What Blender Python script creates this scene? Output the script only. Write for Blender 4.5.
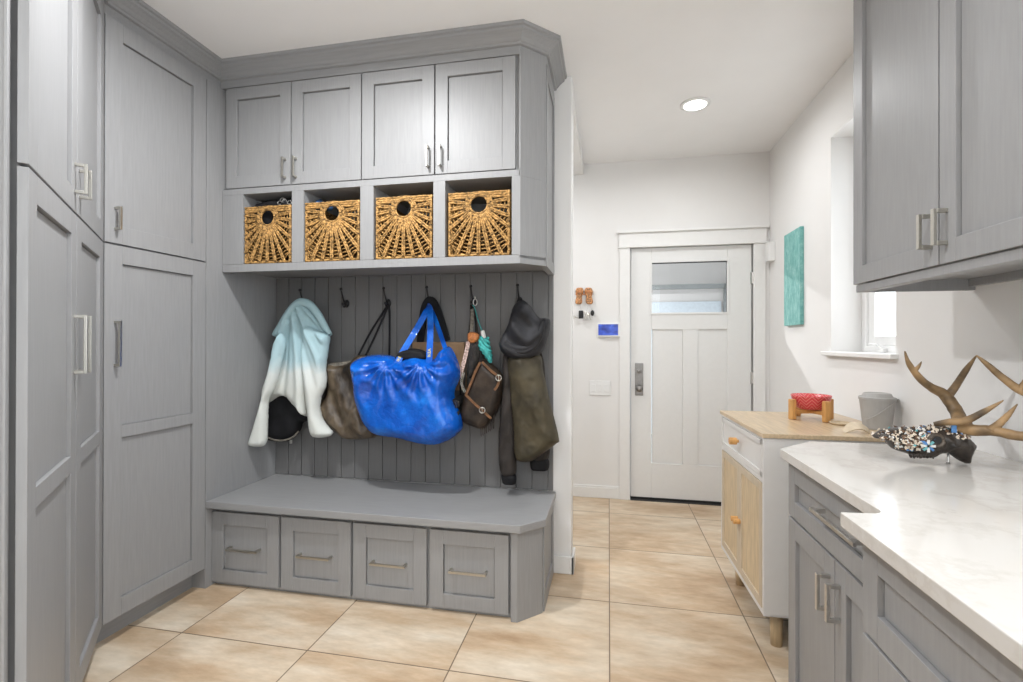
import bpy, bmesh, math, random
import numpy as np
from mathutils import Vector, Matrix, noise
from mathutils.geometry import delaunay_2d_cdt

for o in list(bpy.data.objects):
    bpy.data.objects.remove(o)
SC = bpy.context.scene
COL = SC.collection
R = math.radians
random.seed(7)

# ------------------------------------------------------------------ camera
YAW, PITCH, ROLL, FPX, EYE = R(11.369), R(.151), R(.105), 483.7, 1.27
fw = np.array([-math.sin(YAW) * math.cos(PITCH), math.cos(YAW) * math.cos(PITCH), math.sin(PITCH)])
rt = np.array([math.cos(YAW), math.sin(YAW), 0.0])
up = np.cross(rt, fw)
rt, up = math.cos(ROLL) * rt + math.sin(ROLL) * up, -math.sin(ROLL) * rt + math.cos(ROLL) * up
cd = bpy.data.cameras.new('camera')
cam = bpy.data.objects.new('camera', cd)
COL.objects.link(cam)
cd.sensor_fit = 'HORIZONTAL'
cd.sensor_width = 36.0
cd.lens = 36.0 * FPX / 1023.0
cd.clip_start = .02
cam.matrix_world = Matrix(((rt[0], up[0], -fw[0], 0), (rt[1], up[1], -fw[1], 0), (rt[2], up[2], -fw[2], EYE), (0, 0, 0, 1)))
SC.camera = cam

# ------------------------------------------------------------------ world, exposure, lights
SC.view_settings.view_transform = 'Standard'
SC.view_settings.look = 'None'
SC.view_settings.gamma = 1.0
SC.view_settings.use_curve_mapping = False
SC.view_settings.exposure = 0.06
W = bpy.data.worlds.new('daylight')
SC.world = W
W.use_nodes = True
bg = W.node_tree.nodes['Background']
bg.inputs[0].default_value = (.90, .955, 1.0, 1)
bg.inputs[1].default_value = 3.6


def ceiling_lamp(name, x, y, power, size=.11, spread=170, col=(.975, .985, 1)):
    l = bpy.data.lights.new(name, 'AREA')
    l.shape = 'DISK'
    l.size = size
    l.energy = power
    l.color = col
    l.spread = R(spread)
    o = bpy.data.objects.new(name, l)
    COL.objects.link(o)
    o.location = (x, y, 2.722)
    return o


ceiling_lamp('lamp_hall', .52, 3.14, 8)
ceiling_lamp('lamp_bench', -1.06, 1.42, 31)
ceiling_lamp('fill_counter', .05, .9, 10)  # added fill light over the counter, no fixture known there
ceiling_lamp('fill_rear', -.6, -.7, 23)  # added unseen fill behind the camera
ceiling_lamp('fill_side_hall', -1.1, 3.4, 16)  # added unseen light to brighten the hall from its side opening


def ray(x, y):
    return ((x - 511.5) / FPX) * rt + ((341 - y) / FPX) * up + fw


def PY(x, y, Y):
    d = ray(x, y)
    t = Y / d[1]
    return Vector((t * d[0], Y, EYE + t * d[2]))


def PX(x, y, X):
    d = ray(x, y)
    t = X / d[0]
    return Vector((X, t * d[1], EYE + t * d[2]))


def PZ(x, y, Z):
    d = ray(x, y)
    t = (Z - EYE) / d[2]
    return Vector((t * d[0], t * d[1], Z))


# ------------------------------------------------------------------ materials
def nt(name):
    m = bpy.data.materials.new(name)
    m.use_nodes = True
    t = m.node_tree
    return m, t, t.nodes['Principled BSDF']


def lk(t, a, b):
    t.links.new(a, b)


def coords(t, scale=(1, 1, 1), rot=(0, 0, 0), loc=(0, 0, 0)):
    c = t.nodes.new('ShaderNodeTexCoord')
    mp = t.nodes.new('ShaderNodeMapping')
    mp.inputs['Scale'].default_value = scale
    mp.inputs['Rotation'].default_value = rot
    mp.inputs['Location'].default_value = loc
    lk(t, c.outputs['Object'], mp.inputs[0])
    return mp.outputs[0]


def ramp(t, fac, stops):
    r = t.nodes.new('ShaderNodeValToRGB')
    e = r.color_ramp.elements
    while len(e) < len(stops):
        e.new(.5)
    for i, (p, c) in enumerate(stops):
        e[i].position = p
        e[i].color = (*c, 1)
    lk(t, fac, r.inputs[0])
    return r.outputs[0]


def noi(t, vec, scale, detail=3, rough=.5):
    n = t.nodes.new('ShaderNodeTexNoise')
    n.inputs['Scale'].default_value = scale
    n.inputs['Detail'].default_value = detail
    n.inputs['Roughness'].default_value = rough
    if vec:
        lk(t, vec, n.inputs['Vector'])
    return n.outputs['Fac']


def bump(t, b, h, strength, dist=.01):
    n = t.nodes.new('ShaderNodeBump')
    n.inputs['Strength'].default_value = strength
    n.inputs['Distance'].default_value = dist
    lk(t, h, n.inputs['Height'])
    lk(t, n.outputs[0], b.inputs['Normal'])


def plain(name, col, rough=.5, metal=0, var=.06, scale=30, bmp=0, bscale=200, stretch=(1, 1, 1), spec=None, coat=0):
    m, t, b = nt(name)
    b.inputs['Roughness'].default_value = rough
    b.inputs['Metallic'].default_value = metal
    if spec is not None:
        b.inputs['Specular IOR Level'].default_value = spec
    if coat:
        b.inputs['Coat Weight'].default_value = coat
    v = coords(t, stretch)
    f = noi(t, v, scale)
    lo = tuple(max(0, c * (1 - var)) for c in col)
    hi = tuple(min(1, c * (1 + var)) for c in col)
    lk(t, ramp(t, f, [(.3, lo), (.7, hi)]), b.inputs['Base Color'])
    if bmp:
        bump(t, b, noi(t, v, bscale), bmp, .003)
    return m


GREY = (.288, .288, .29)
M = {}
M['cab'] = plain('grey_stained_wood', GREY, .46, var=.045, scale=9, stretch=(14, 14, .9))
M['cab_h'] = plain('grey_stained_wood_level', (.288, .288, .29), .42, var=.045, scale=9, stretch=(.9, 14, 14))
M['dark'] = plain('dark_threshold_socket_shade', (.03, .03, .03), .8)  # dark threshold; also the painted shade in the skull's eye socket
M['wall'] = plain('white_wall_paint', (.80, .79, .775), .7, var=.01, scale=5, bmp=.06, bscale=260)
M['ceil'] = plain('ceiling_paint', (.88, .875, .87), .8, var=.01, scale=5, bmp=.06, bscale=200)
M['trim'] = plain('white_trim_paint', (.82, .815, .80), .4, var=.01)
M['door'] = plain('white_door_paint', (.80, .80, .79), .4, var=.01)
M['nickel'] = plain('brushed_nickel', (.52, .50, .45), .3, metal=1, var=.05, scale=80)
M['steel'] = plain('satin_steel', (.60, .59, .57), .28, metal=1, var=.05, scale=80)
M['lock'] = plain('dark_nickel_lock', (.26, .25, .24), .38, metal=1, var=.08, scale=80)
M['black'] = plain('black_iron', (.018, .017, .017), .45)
M['rubber'] = plain('black_rubber', (.015, .015, .015), .6)
M['blackcloth'] = plain('black_cloth', (.0095, .0095, .011), .75, spec=.25, var=.4, scale=14, bmp=.3, bscale=300)
M['straw'] = plain('woven_straw', (.36, .205, .07), .6, spec=.25, var=.85, scale=75, bmp=1, bscale=120, stretch=(1, 1, 1.4))
M['strawdark'] = plain('woven_straw_shaded', (.16, .095, .04), .8, var=.4, scale=70)  # straw copy darkened to paint the shade inside the baskets
M['oak'] = plain('light_oak_top', (.56, .43, .28), .3, var=.16, scale=7, stretch=(1, 14, 14))
M['cane'] = plain('pale_wood_door', (.60, .47, .30), .5, var=.13, scale=9, stretch=(10, 10, 1.2))
M['canef'] = plain('pale_wood_frame', (.56, .47, .35), .5, var=.08, scale=9, stretch=(10, 10, 1.2))
M['knob'] = plain('honey_wood', (.62, .33, .11), .4, var=.12, scale=20, stretch=(6, 6, 1))
M['console'] = plain('white_lacquer', (.70, .69, .675), .4, var=.01)
M['red'] = plain('red_glaze', (.62, .05, .06), .3, var=.05)
M['pail'] = plain('grey_bin_plastic', (.40, .39, .375), .4, var=.03)
M['teal'] = plain('teal_cord', (.05, .36, .34), .7, var=.4, scale=60)
M['bonerim'] = plain('worn_brown_bone', (.085, .065, .048), .45, var=.4, scale=60, bmp=.3, bscale=150)
M['hood'] = plain('black_hood_cloth', (.017, .017, .020), .65, spec=.4, var=.4, scale=20, bmp=.25, bscale=220)
M['antler'] = plain('antler_bone', (.27, .17, .08), .5, var=.75, scale=13, bmp=.5, bscale=120, stretch=(1, 1, 1))
M['skull'] = plain('dark_painted_skull', (.036, .028, .022), .38, var=.5, scale=40, bmp=.4, bscale=90)
M['olive'] = plain('olive_waxed_cotton', (.062, .051, .030), .6, spec=.3, var=.45, scale=9, bmp=.25, bscale=60)
M['umber'] = plain('brown_black_sleeve_cloth', (.028, .023, .020), .7, spec=.3, var=.3, scale=12, bmp=.2, bscale=120)
M['leather'] = plain('dark_worn_leather', (.028, .019, .013), .5, spec=.35, var=.7, scale=14, bmp=.4, bscale=90)
M['tan'] = plain('tan_leather_strap', (.15, .068, .026), .5, var=.35, scale=40)
M['kraft'] = plain('kraft_paper', (.34, .215, .12), .8, var=.1)
M['gold'] = plain('yellow_print', (.75, .62, .12), .5)
M['cream'] = plain('cream_shell', (.72, .62, .50), .3, var=.2, scale=60)
M['pearl'] = plain('white_shell', (.80, .79, .76), .25, var=.1, scale=60)
M['turq'] = plain('turquoise_shell', (.16, .42, .45), .25, var=.3, scale=60)
M['bluesh'] = plain('blue_shell', (.10, .26, .55), .25, var=.3, scale=60)
M['umbersh'] = plain('brown_shell', (.16, .09, .05), .3, var=.4, scale=60)
M['white'] = plain('white_plastic', (.82, .82, .81), .4, var=.01)
M['orange'] = plain('orange_leather', (.55, .20, .06), .5, var=.3, scale=90)
M['insole'] = plain('patterned_insole', (.50, .24, .10), .5, var=.9, scale=110)
M['floral'] = plain('patterned_ribbon', (.42, .30, .26), .7, var=.8, scale=120)
M['strapgrey'] = plain('grey_webbing', (.16, .145, .12), .8, var=.4, scale=90)
M['fur'] = plain('dark_fur', (.02, .017, .015), .9, var=.5, scale=80)
M['lens'] = plain('dark_lens_glass', (.02, .022, .03), .08, spec=.8)
M['alu'] = plain('grey_metal_track', (.30, .32, .32), .4, metal=.6)
M['shell'] = plain('pale_horn', (.62, .52, .38), .4, var=.15, scale=20)
M['bluebit'] = plain('blue_fabric', (.05, .13, .28), .7, var=.2)


def mat_floor():
    m, t, b = nt('beige_stone_tile')
    v = coords(t, (1, 1, 1), (0, 0, 0), (-.005, -.53, 0))
    br = t.nodes.new('ShaderNodeTexBrick')
    br.offset = 0
    br.squash = 1
    for k, val in (('Scale', 1), ('Mortar Size', .0028), ('Mortar Smooth', .1), ('Bias', 0), ('Brick Width', .61), ('Row Height', .63)):
        br.inputs[k].default_value = val
    br.inputs['Color1'].default_value = (.2, .2, .2, 1)
    br.inputs['Color2'].default_value = (.8, .8, .8, 1)
    br.inputs['Mortar'].default_value = (0, 0, 0, 1)
    lk(t, v, br.inputs['Vector'])
    # each tile gets its own cut of the stone
    add = t.nodes.new('ShaderNodeVectorMath')
    add.operation = 'ADD'
    sc = t.nodes.new('ShaderNodeVectorMath')
    sc.operation = 'SCALE'
    sc.inputs['Scale'].default_value = 9.0
    lk(t, br.outputs['Color'], sc.inputs[0])
    lk(t, v, add.inputs[0])
    lk(t, sc.outputs[0], add.inputs[1])
    st = t.nodes.new('ShaderNodeMapping')
    st.inputs['Scale'].default_value = (.55, 1.6, 1)
    st.inputs['Rotation'].default_value = (0, 0, .5)
    lk(t, add.outputs[0], st.inputs[0])
    big = noi(t, st.outputs[0], 3.2, 6, .62)
    fine = noi(t, st.outputs[0], 16, 5, .65)
    c1 = ramp(t, big, [(.30, (.46, .315, .195)), (.44, (.57, .43, .295)), (.56, (.655, .54, .41)), (.72, (.73, .645, .53))])
    c2 = ramp(t, fine, [(.25, (.82, .80, .76)), (.7, (1.06, 1.05, 1.03))])
    mx = t.nodes.new('ShaderNodeMix')
    mx.data_type = 'RGBA'
    mx.blend_type = 'MULTIPLY'
    mx.inputs['Factor'].default_value = 1
    lk(t, c1, mx.inputs[6])
    lk(t, c2, mx.inputs[7])
    mg = t.nodes.new('ShaderNodeMix')
    mg.data_type = 'RGBA'
    mg.inputs[7].default_value = (.20, .145, .095, 1)
    lk(t, br.outputs['Fac'], mg.inputs[0])
    lk(t, mx.outputs[2], mg.inputs[6])
    lk(t, mg.outputs[2], b.inputs['Base Color'])
    rr = ramp(t, big, [(.3, (.38, .38, .38)), (.7, (.52, .52, .52))])
    lk(t, rr, b.inputs['Roughness'])
    return m


def mat_quartz():
    m, t, b = nt('white_quartz')
    b.inputs['Roughness'].default_value = .12
    v = coords(t)
    w = noi(t, v, 2.2, 8, .68)
    vein = ramp(t, w, [(.455, (.60, .575, .54)), (.497, (.555, .525, .485)), (.515, (.60, .575, .54)), (.8, (.62, .595, .56))])
    lk(t, vein, b.inputs['Base Color'])
    return m


def mat_glass(name, tint=(1, 1, 1)):
    m = bpy.data.materials.new(name)
    m.use_nodes = True
    t = m.node_tree
    t.nodes.remove(t.nodes['Principled BSDF'])
    a = t.nodes.new('ShaderNodeBsdfTransparent')
    a.inputs[0].default_value = (*tint, 1)
    g = t.nodes.new('ShaderNodeBsdfGlossy')
    g.inputs['Roughness'].default_value = .02
    lw = t.nodes.new('ShaderNodeLayerWeight')
    lw.inputs[0].default_value = .5
    pw = t.nodes.new('ShaderNodeMath')
    pw.operation = 'POWER'
    pw.inputs[1].default_value = 4.5
    lk(t, lw.outputs['Facing'], pw.inputs[0])
    fr = t.nodes.new('ShaderNodeMath')
    fr.operation = 'MULTIPLY_ADD'
    fr.inputs[1].default_value = .7
    fr.inputs[2].default_value = .02
    lk(t, pw.outputs[0], fr.inputs[0])
    mx = t.nodes.new('ShaderNodeMixShader')
    lk(t, fr.outputs[0], mx.inputs[0])
    lk(t, a.outputs[0], mx.inputs[1])
    lk(t, g.outputs[0], mx.inputs[2])
    lk(t, mx.outputs[0], t.nodes['Material Output'].inputs[0])
    return m


def mat_emit(name, col, s):
    m, t, b = nt(name)
    b.inputs['Base Color'].default_value = (*col, 1)
    b.inputs['Emission Color'].default_value = (*col, 1)
    b.inputs['Emission Strength'].default_value = s
    return m


def mat_screen():
    m, t, b = nt('lit_blue_display')
    v = coords(t, (14, 1, 26))
    c = ramp(t, noi(t, v, 1.0, 2), [(.3, (.015, .03, .25)), (.55, (.04, .10, .62)), (.75, (.12, .22, .85))])
    b.inputs['Base Color'].default_value = (.005, .008, .03, 1)
    lk(t, c, b.inputs['Emission Color'])
    b.inputs['Emission Strength'].default_value = .85
    b.inputs['Roughness'].default_value = .15
    return m


def mat_fleece():
    m, t, b = nt('dip_dyed_fleece')
    b.inputs['Roughness'].default_value = .95
    c = t.nodes.new('ShaderNodeTexCoord')
    sx = t.nodes.new('ShaderNodeSeparateXYZ')
    lk(t, c.outputs['Object'], sx.inputs[0])
    n = noi(t, c.outputs['Object'], 9, 3)
    ad = t.nodes.new('ShaderNodeMath')
    ad.operation = 'MULTIPLY_ADD'
    ad.inputs[1].default_value = .12
    lk(t, n, ad.inputs[0])
    lk(t, sx.outputs['Z'], ad.inputs[2])
    col = ramp(t, ad.outputs[0], [(.60, (.62, .64, .60)), (.98, (.66, .70, .67)), (1.0, (.50, .64, .67))])
    # world heights run 0.6..1.55: squeeze them to 0..1 first
    mr = t.nodes.new('ShaderNodeMapRange')
    mr.inputs[1].default_value = 1.05
    mr.inputs[2].default_value = 1.35
    lk(t, ad.outputs[0], mr.inputs[0])
    col = ramp(t, mr.outputs[0], [(0, (.66, .68, .64)), (.35, (.68, .72, .70)), (.6, (.42, .58, .62)), (1, (.36, .52, .56))])
    lk(t, col, b.inputs['Base Color'])
    bump(t, b, noi(t, c.outputs['Object'], 350, 2), .6, .004)
    return m


def mat_tarp():
    m, t, b = nt('blue_woven_tarp')
    b.inputs['Roughness'].default_value = .22
    v = coords(t)
    f = noi(t, v, 7, 6, .7)
    lk(t, ramp(t, f, [(.3, (.002, .05, .33)), (.55, (.004, .115, .56)), (.75, (.012, .22, .76))]), b.inputs['Base Color'])
    vo = t.nodes.new('ShaderNodeTexVoronoi')
    vo.inputs['Scale'].default_value = 17
    vo.feature = 'DISTANCE_TO_EDGE'
    mixv = t.nodes.new('ShaderNodeVectorMath')
    mixv.operation = 'ADD'
    nn = t.nodes.new('ShaderNodeTexNoise')
    nn.inputs['Scale'].default_value = 9
    nn.inputs['Detail'].default_value = 4
    lk(t, v, nn.inputs['Vector'])
    sc = t.nodes.new('ShaderNodeVectorMath')
    sc.operation = 'SCALE'
    sc.inputs['Scale'].default_value = .22
    lk(t, nn.outputs['Color'], sc.inputs[0])
    lk(t, v, mixv.inputs[0])
    lk(t, sc.outputs[0], mixv.inputs[1])
    lk(t, mixv.outputs[0], vo.inputs['Vector'])
    bump(t, b, vo.outputs['Distance'], .22, .02)
    return m


def mat_camo():
    m, t, b = nt('brown_printed_nylon')
    b.inputs['Roughness'].default_value = .38
    v = coords(t, (.8, .8, .45), (0, .5, 0))
    f = noi(t, v, 6, 4, .6)
    lk(t, ramp(t, f, [(.38, (.014, .010, .007)), (.46, (.06, .043, .028)), (.55, (.13, .098, .064)), (.66, (.035, .025, .017))]), b.inputs['Base Color'])
    bump(t, b, noi(t, v, 26, 4), .5, .02)
    return m


def mat_sign():
    m, t, b = nt('distressed_teal_board')
    b.inputs['Roughness'].default_value = .7
    v = coords(t, (1, 3, 1.2))
    f = noi(t, v, 14, 5, .75)
    lk(t, ramp(t, f, [(.3, (.10, .33, .31)), (.5, (.20, .47, .44)), (.62, (.30, .56, .53)), (.75, (.55, .68, .65))]), b.inputs['Base Color'])
    bump(t, b, f, .3, .01)
    return m


def mat_zigzag():
    m, t, b = nt('red_zigzag_glaze')
    b.inputs['Roughness'].default_value = .3
    c = t.nodes.new('ShaderNodeTexCoord')
    s = t.nodes.new('ShaderNodeSeparateXYZ')
    lk(t, c.outputs['Object'], s.inputs[0])

    def mth(op, a, bb=None):
        n = t.nodes.new('ShaderNodeMath')
        n.operation = op
        for i, q in enumerate((a, bb)):
            if q is None:
                continue
            if isinstance(q, (int, float)):
                n.inputs[i].default_value = q
            else:
                lk(t, q, n.inputs[i])
        return n.outputs[0]
    ang = mth('ARCTAN2', s.outputs['Y'], s.outputs['X'])
    zig = mth('PINGPONG', mth('MULTIPLY', ang, .08), .025)
    w = mth('FRACT', mth('MULTIPLY', mth('ADD', s.outputs['Z'], zig), 62))
    k = mth('LESS_THAN', w, .28)
    top = mth('LESS_THAN', s.outputs['Z'], .078)
    k = mth('MULTIPLY', k, top)
    mx = t.nodes.new('ShaderNodeMix')
    mx.data_type = 'RGBA'
    mx.inputs[6].default_value = (.62, .045, .06, 1)
    mx.inputs[7].default_value = (.72, .24, .20, 1)
    lk(t, k, mx.inputs[0])
    lk(t, mx.outputs[2], b.inputs['Base Color'])
    return m


M['floor'] = mat_floor()
M['quartz'] = mat_quartz()
M['glass'] = mat_glass('clear_glass')
M['lampglow'] = mat_emit('lit_lamp_lens', (1, .98, .95), 6)
M['screen'] = mat_screen()
M['fleece'] = mat_fleece()
M['tarp'] = mat_tarp()
M['camo'] = mat_camo()
M['sign'] = mat_sign()
M['zig'] = mat_zigzag()


# ------------------------------------------------------------------ mesh helpers
def tag(o, label=None, cat=None, group=None, kind=None):
    if label:
        o['label'] = label
    if cat:
        o['category'] = cat
    if group:
        o['group'] = group
    if kind:
        o['kind'] = kind
    return o


def thing(name, label, cat, loc=(0, 0, 0), rz=0, group=None):
    o = bpy.data.objects.new(name, None)
    o.empty_display_size = .05
    COL.objects.link(o)
    o.location = loc
    o.rotation_euler = (0, 0, rz)
    return tag(o, label, cat, group)


def catmull(pts, n=8, closed=False):
    pts = [Vector(p) for p in pts]
    L = len(pts)
    out = []
    rng = range(L) if closed else range(L - 1)
    for i in rng:
        if closed:
            p0, p1, p2, p3 = pts[i - 1], pts[i], pts[(i + 1) % L], pts[(i + 2) % L]
        else:
            p0, p1, p2, p3 = pts[max(i - 1, 0)], pts[i], pts[i + 1], pts[min(i + 2, L - 1)]
        for k in range(n):
            s = k / n
            out.append(.5 * ((2 * p1) + (p2 - p0) * s + (2 * p0 - 5 * p1 + 4 * p2 - p3) * s * s + (3 * p1 - p0 - 3 * p2 + p3) * s ** 3))
    if not closed:
        out.append(pts[-1])
    return out


class MB:
    def __init__(self):
        self.bm = bmesh.new()
        self.mi = 0

    def face(self, vs):
        try:
            f = self.bm.faces.new(vs)
            f.material_index = self.mi
            return f
        except ValueError:
            return None

    def box(self, x0, x1, y0, y1, z0, z1, mtx=None):
        c = [(x0, y0, z0), (x1, y0, z0), (x1, y1, z0), (x0, y1, z0), (x0, y0, z1), (x1, y0, z1), (x1, y1, z1), (x0, y1, z1)]
        v = [self.bm.verts.new(mtx @ Vector(p) if mtx else p) for p in c]
        for f in ((3, 2, 1, 0), (4, 5, 6, 7), (0, 1, 5, 4), (1, 2, 6, 5), (2, 3, 7, 6), (3, 0, 4, 7)):
            self.face([v[i] for i in f])
        return self

    def prism(self, poly, z0, z1):
        """poly counter-clockwise in plan"""
        a = [self.bm.verts.new((x, y, z0)) for x, y in poly]
        b = [self.bm.verts.new((x, y, z1)) for x, y in poly]
        n = len(poly)
        self.face(a[::-1])
        self.face(b)
        for i in range(n):
            self.face([a[i], a[(i + 1) % n], b[(i + 1) % n], b[i]])
        return self

    def rings(self, rings, cap=True, closed=True):
        vr = [[self.bm.verts.new(p) for p in r] for r in rings]
        n = len(vr[0])
        for a, b in zip(vr, vr[1:]):
            for i in range(n if closed else n - 1):
                self.face([a[i], a[(i + 1) % n], b[(i + 1) % n], b[i]])
        if cap and closed:
            self.face(vr[0][::-1])
            self.face(vr[-1])
        return self

    def tube(self, pts, rad, seg=8, flat=None):
        """round tube; flat=(w,t,dir) makes a strap of width w along about dir"""
        pts = [Vector(p) for p in pts]
        if not hasattr(rad, '__len__'):
            rad = [rad] * len(pts)
        elif len(rad) != len(pts):
            rad = list(np.interp(np.linspace(0, 1, len(pts)), np.linspace(0, 1, len(rad)), rad))
        rings = []
        prev = None
        for i, p in enumerate(pts):
            tg = (pts[min(i + 1, len(pts) - 1)] - pts[max(i - 1, 0)])
            if tg.length < 1e-9:
                tg = Vector((0, 0, 1))
            tg.normalize()
            if prev is None:
                a = Vector((0, 0, 1)) if abs(tg.z) < .9 else Vector((1, 0, 0))
                n = tg.cross(a).normalized()
            else:
                n = (prev - tg * prev.dot(tg)).normalized()
            prev = n
            b = tg.cross(n)
            rings.append([p + (n * math.cos(2 * math.pi * k / seg) + b * math.sin(2 * math.pi * k / seg)) * rad[i] for k in range(seg)])
        return self.rings(rings)

    def strap(self, pts, w, th, nrm=(0, -1, 0)):
        pts = [Vector(p) for p in pts]
        nrm = Vector(nrm)
        rings = []
        for i, p in enumerate(pts):
            tg = (pts[min(i + 1, len(pts) - 1)] - pts[max(i - 1, 0)]).normalized()
            s = tg.cross(nrm)
            if s.length < 1e-4:
                s = Vector((1, 0, 0))
            s.normalize()
            n = s.cross(tg).normalized()
            ww = w[i] if hasattr(w, '__len__') else w
            rings.append([p + s * ww / 2 + n * th / 2, p - s * ww / 2 + n * th / 2, p - s * ww / 2 - n * th / 2, p + s * ww / 2 - n * th / 2])
        return self.rings(rings)

    def lathe(self, prof, c=(0, 0, 0), seg=28, axis='Z', sx=1, sy=1, cap=True):
        c = Vector(c)
        rings = []
        for r, z in prof:
            ring = []
            for k in range(seg):
                a = 2 * math.pi * k / seg
                p = Vector((r * math.cos(a) * sx, r * math.sin(a) * sy, z))
                if axis == 'Y':
                    p = Vector((p.x, -p.z, p.y))
                elif axis == 'X':
                    p = Vector((-p.z, p.x, p.y))
                ring.append(c + p)
            rings.append(ring)
        return self.rings(rings, cap)

    def blob(self, outline, ymid, df, db, r, fold=None, step=.012, smooth=True, seed=1):
        """a soft body: outline in (x, z), front and back bulge by df, db over the rim distance r"""
        ol = [Vector((p[0], p[1], 0)) for p in outline]
        if smooth:
            ol = catmull(ol, 6, True)
        # resample
        q = ol + [ol[0]]
        d = [0]
        for a, b in zip(q, q[1:]):
            d.append(d[-1] + (b - a).length)
        n = max(12, int(d[-1] / step))
        xs = np.interp(np.linspace(0, d[-1], n, endpoint=False), d, [p.x for p in q])
        zs = np.interp(np.linspace(0, d[-1], n, endpoint=False), d, [p.y for p in q])
        B = np.stack([xs, zs], 1)
        B2 = np.roll(B, -1, 0)

        def dist(P):
            ab = B2 - B
            t = np.clip(((P[None] - B) * ab).sum(1) / ((ab * ab).sum(1) + 1e-12), 0, 1)
            return np.sqrt((((B + ab * t[:, None]) - P) ** 2).sum(1)).min()

        def inside(P):
            x, z = P
            cr = (B[:, 1] > z) != (B2[:, 1] > z)
            xi = (B2[:, 0] - B[:, 0]) * (z - B[:, 1]) / (B2[:, 1] - B[:, 1] + 1e-12) + B[:, 0]
            return (cr & (x < xi)).sum() % 2 == 1
        rng = random.Random(seed)
        pts = [tuple(p) for p in B]
        x0, z0 = B.min(0)
        x1, z1 = B.max(0)
        row = 0
        z = z0
        while z < z1:
            x = x0 + (row % 2) * step / 2
            while x < x1:
                P = np.array([x + rng.uniform(-.15, .15) * step, z + rng.uniform(-.15, .15) * step])
                if inside(P) and dist(P) > step * .55:
                    pts.append((P[0], P[1]))
                x += step
            z += step * .87
            row += 1
        res = delaunay_2d_cdt([Vector(p) for p in pts], [], [list(range(n))], 1, 1e-6)
        V, F = res[0], res[2]
        fr, bk = [], []
        for p in V:
            P = np.array([p.x, p.y])
            dd = dist(P)
            if dd < 1e-5:
                v = self.bm.verts.new((p.x, ymid, p.y))
                fr.append(v)
                bk.append(v)
                continue
            k = math.sqrt(max(0, 1 - (1 - min(dd / r, 1)) ** 2))
            f = fold(p.x, p.y) * min(1, dd / (r * .6)) if fold else 0
            fr.append(self.bm.verts.new((p.x, ymid - df * k - f, p.y)))
            bk.append(self.bm.verts.new((p.x, ymid + db * k, p.y)))
        for f in F:
            a = [fr[i] for i in f]
            # outward = -y
            nrm = (Vector(a[1].co) - a[0].co).cross(Vector(a[2].co) - a[0].co)
            if nrm.y > 0:
                a = a[::-1]
            self.face(a)
            b = [bk[i] for i in f]
            nrm = (Vector(b[1].co) - b[0].co).cross(Vector(b[2].co) - b[0].co)
            if nrm.y < 0:
                b = b[::-1]
            self.face(b)
        return self

    def build(self, name, mat, parent=None, bevel=0, smooth=False, loc=None, fix=False):
        if fix:
            bmesh.ops.recalc_face_normals(self.bm, faces=self.bm.faces)
        me = bpy.data.meshes.new(name)
        self.bm.to_mesh(me)
        self.bm.free()
        for mm in (mat if isinstance(mat, (list, tuple)) else [mat]):
            me.materials.append(mm)
        if smooth:
            me.polygons.foreach_set('use_smooth', [True] * len(me.polygons))
        o = bpy.data.objects.new(name, me)
        COL.objects.link(o)
        if parent:
            o.parent = parent
        if loc:
            o.location = loc
        if bevel:
            b = o.modifiers.new('soft_edges', 'BEVEL')
            b.width = bevel
            b.segments = 2
            b.limit_method = 'ANGLE'
            b.angle_limit = R(40)
        return o


def struct(o):
    o['kind'] = 'structure'
    return o


def copy_tree(o, parent=None):
    c = o.copy()
    COL.objects.link(c)
    if parent:
        c.parent = parent
    for ch in list(o.children):
        copy_tree(ch, c)
    return c


# cabinet pieces in a local frame: front faces -y, x to the right, z up
def shaker(parent, x0, x1, z0, z1, y0=-.02, t=.02, st=.062, mids=(), name='door', mat=None, rec=.011, mw=.05):
    m = MB()
    e = .002
    x0 += e
    x1 -= e
    z0 += e
    z1 -= e
    m.box(x0, x0 + st, y0, y0 + t, z0, z1)
    m.box(x1 - st, x1, y0, y0 + t, z0, z1)
    m.box(x0 + st, x1 - st, y0, y0 + t, z0, z0 + st)
    m.box(x0 + st, x1 - st, y0, y0 + t, z1 - st, z1)
    for zm in mids:
        m.box(x0 + st, x1 - st, y0, y0 + t, zm - mw / 2, zm + mw / 2)
    g = .0028
    zz = [z0 + st] + [q for zm in sorted(mids) for q in (zm - mw / 2, zm + mw / 2)] + [z1 - st]
    m.box(x0 + st, x1 - st, y0 + rec + .007, y0 + t, z0 + st, z1 - st)
    for za, zb in zip(zz[::2], zz[1::2]):
        m.box(x0 + st + g, x1 - st - g, y0 + rec, y0 + rec + .008, za + g * .4, zb - g)
    return m.build(name, mat or M['cab'], parent, .0014)


def pull_v(parent, x, z0, z1, yf=-.02, out=.032, th=.010, mat=None):
    m = MB()
    m.box(x - th / 2, x + th / 2, yf - out, yf - out + .009, z0, z1)
    for z in (z0, z1 - th):
        m.box(x - th / 2, x + th / 2, yf - out + .009, yf, z, z + th)
    return m.build('handle', mat or M['nickel'], parent, .0012)


def pull_h(parent, x0, x1, z, yf=-.02, out=.032, th=.011, mat=None, inset=.012):
    m = MB()
    m.box(x0, x1, yf - out, yf - out + .009, z - th / 2, z + th / 2)
    for x in (x0 + inset, x1 - inset - th):
        m.box(x, x + th, yf - out + .009, yf, z - th / 2, z + th / 2)
    return m.build('handle', mat or M['nickel'], parent, .0012)


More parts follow.
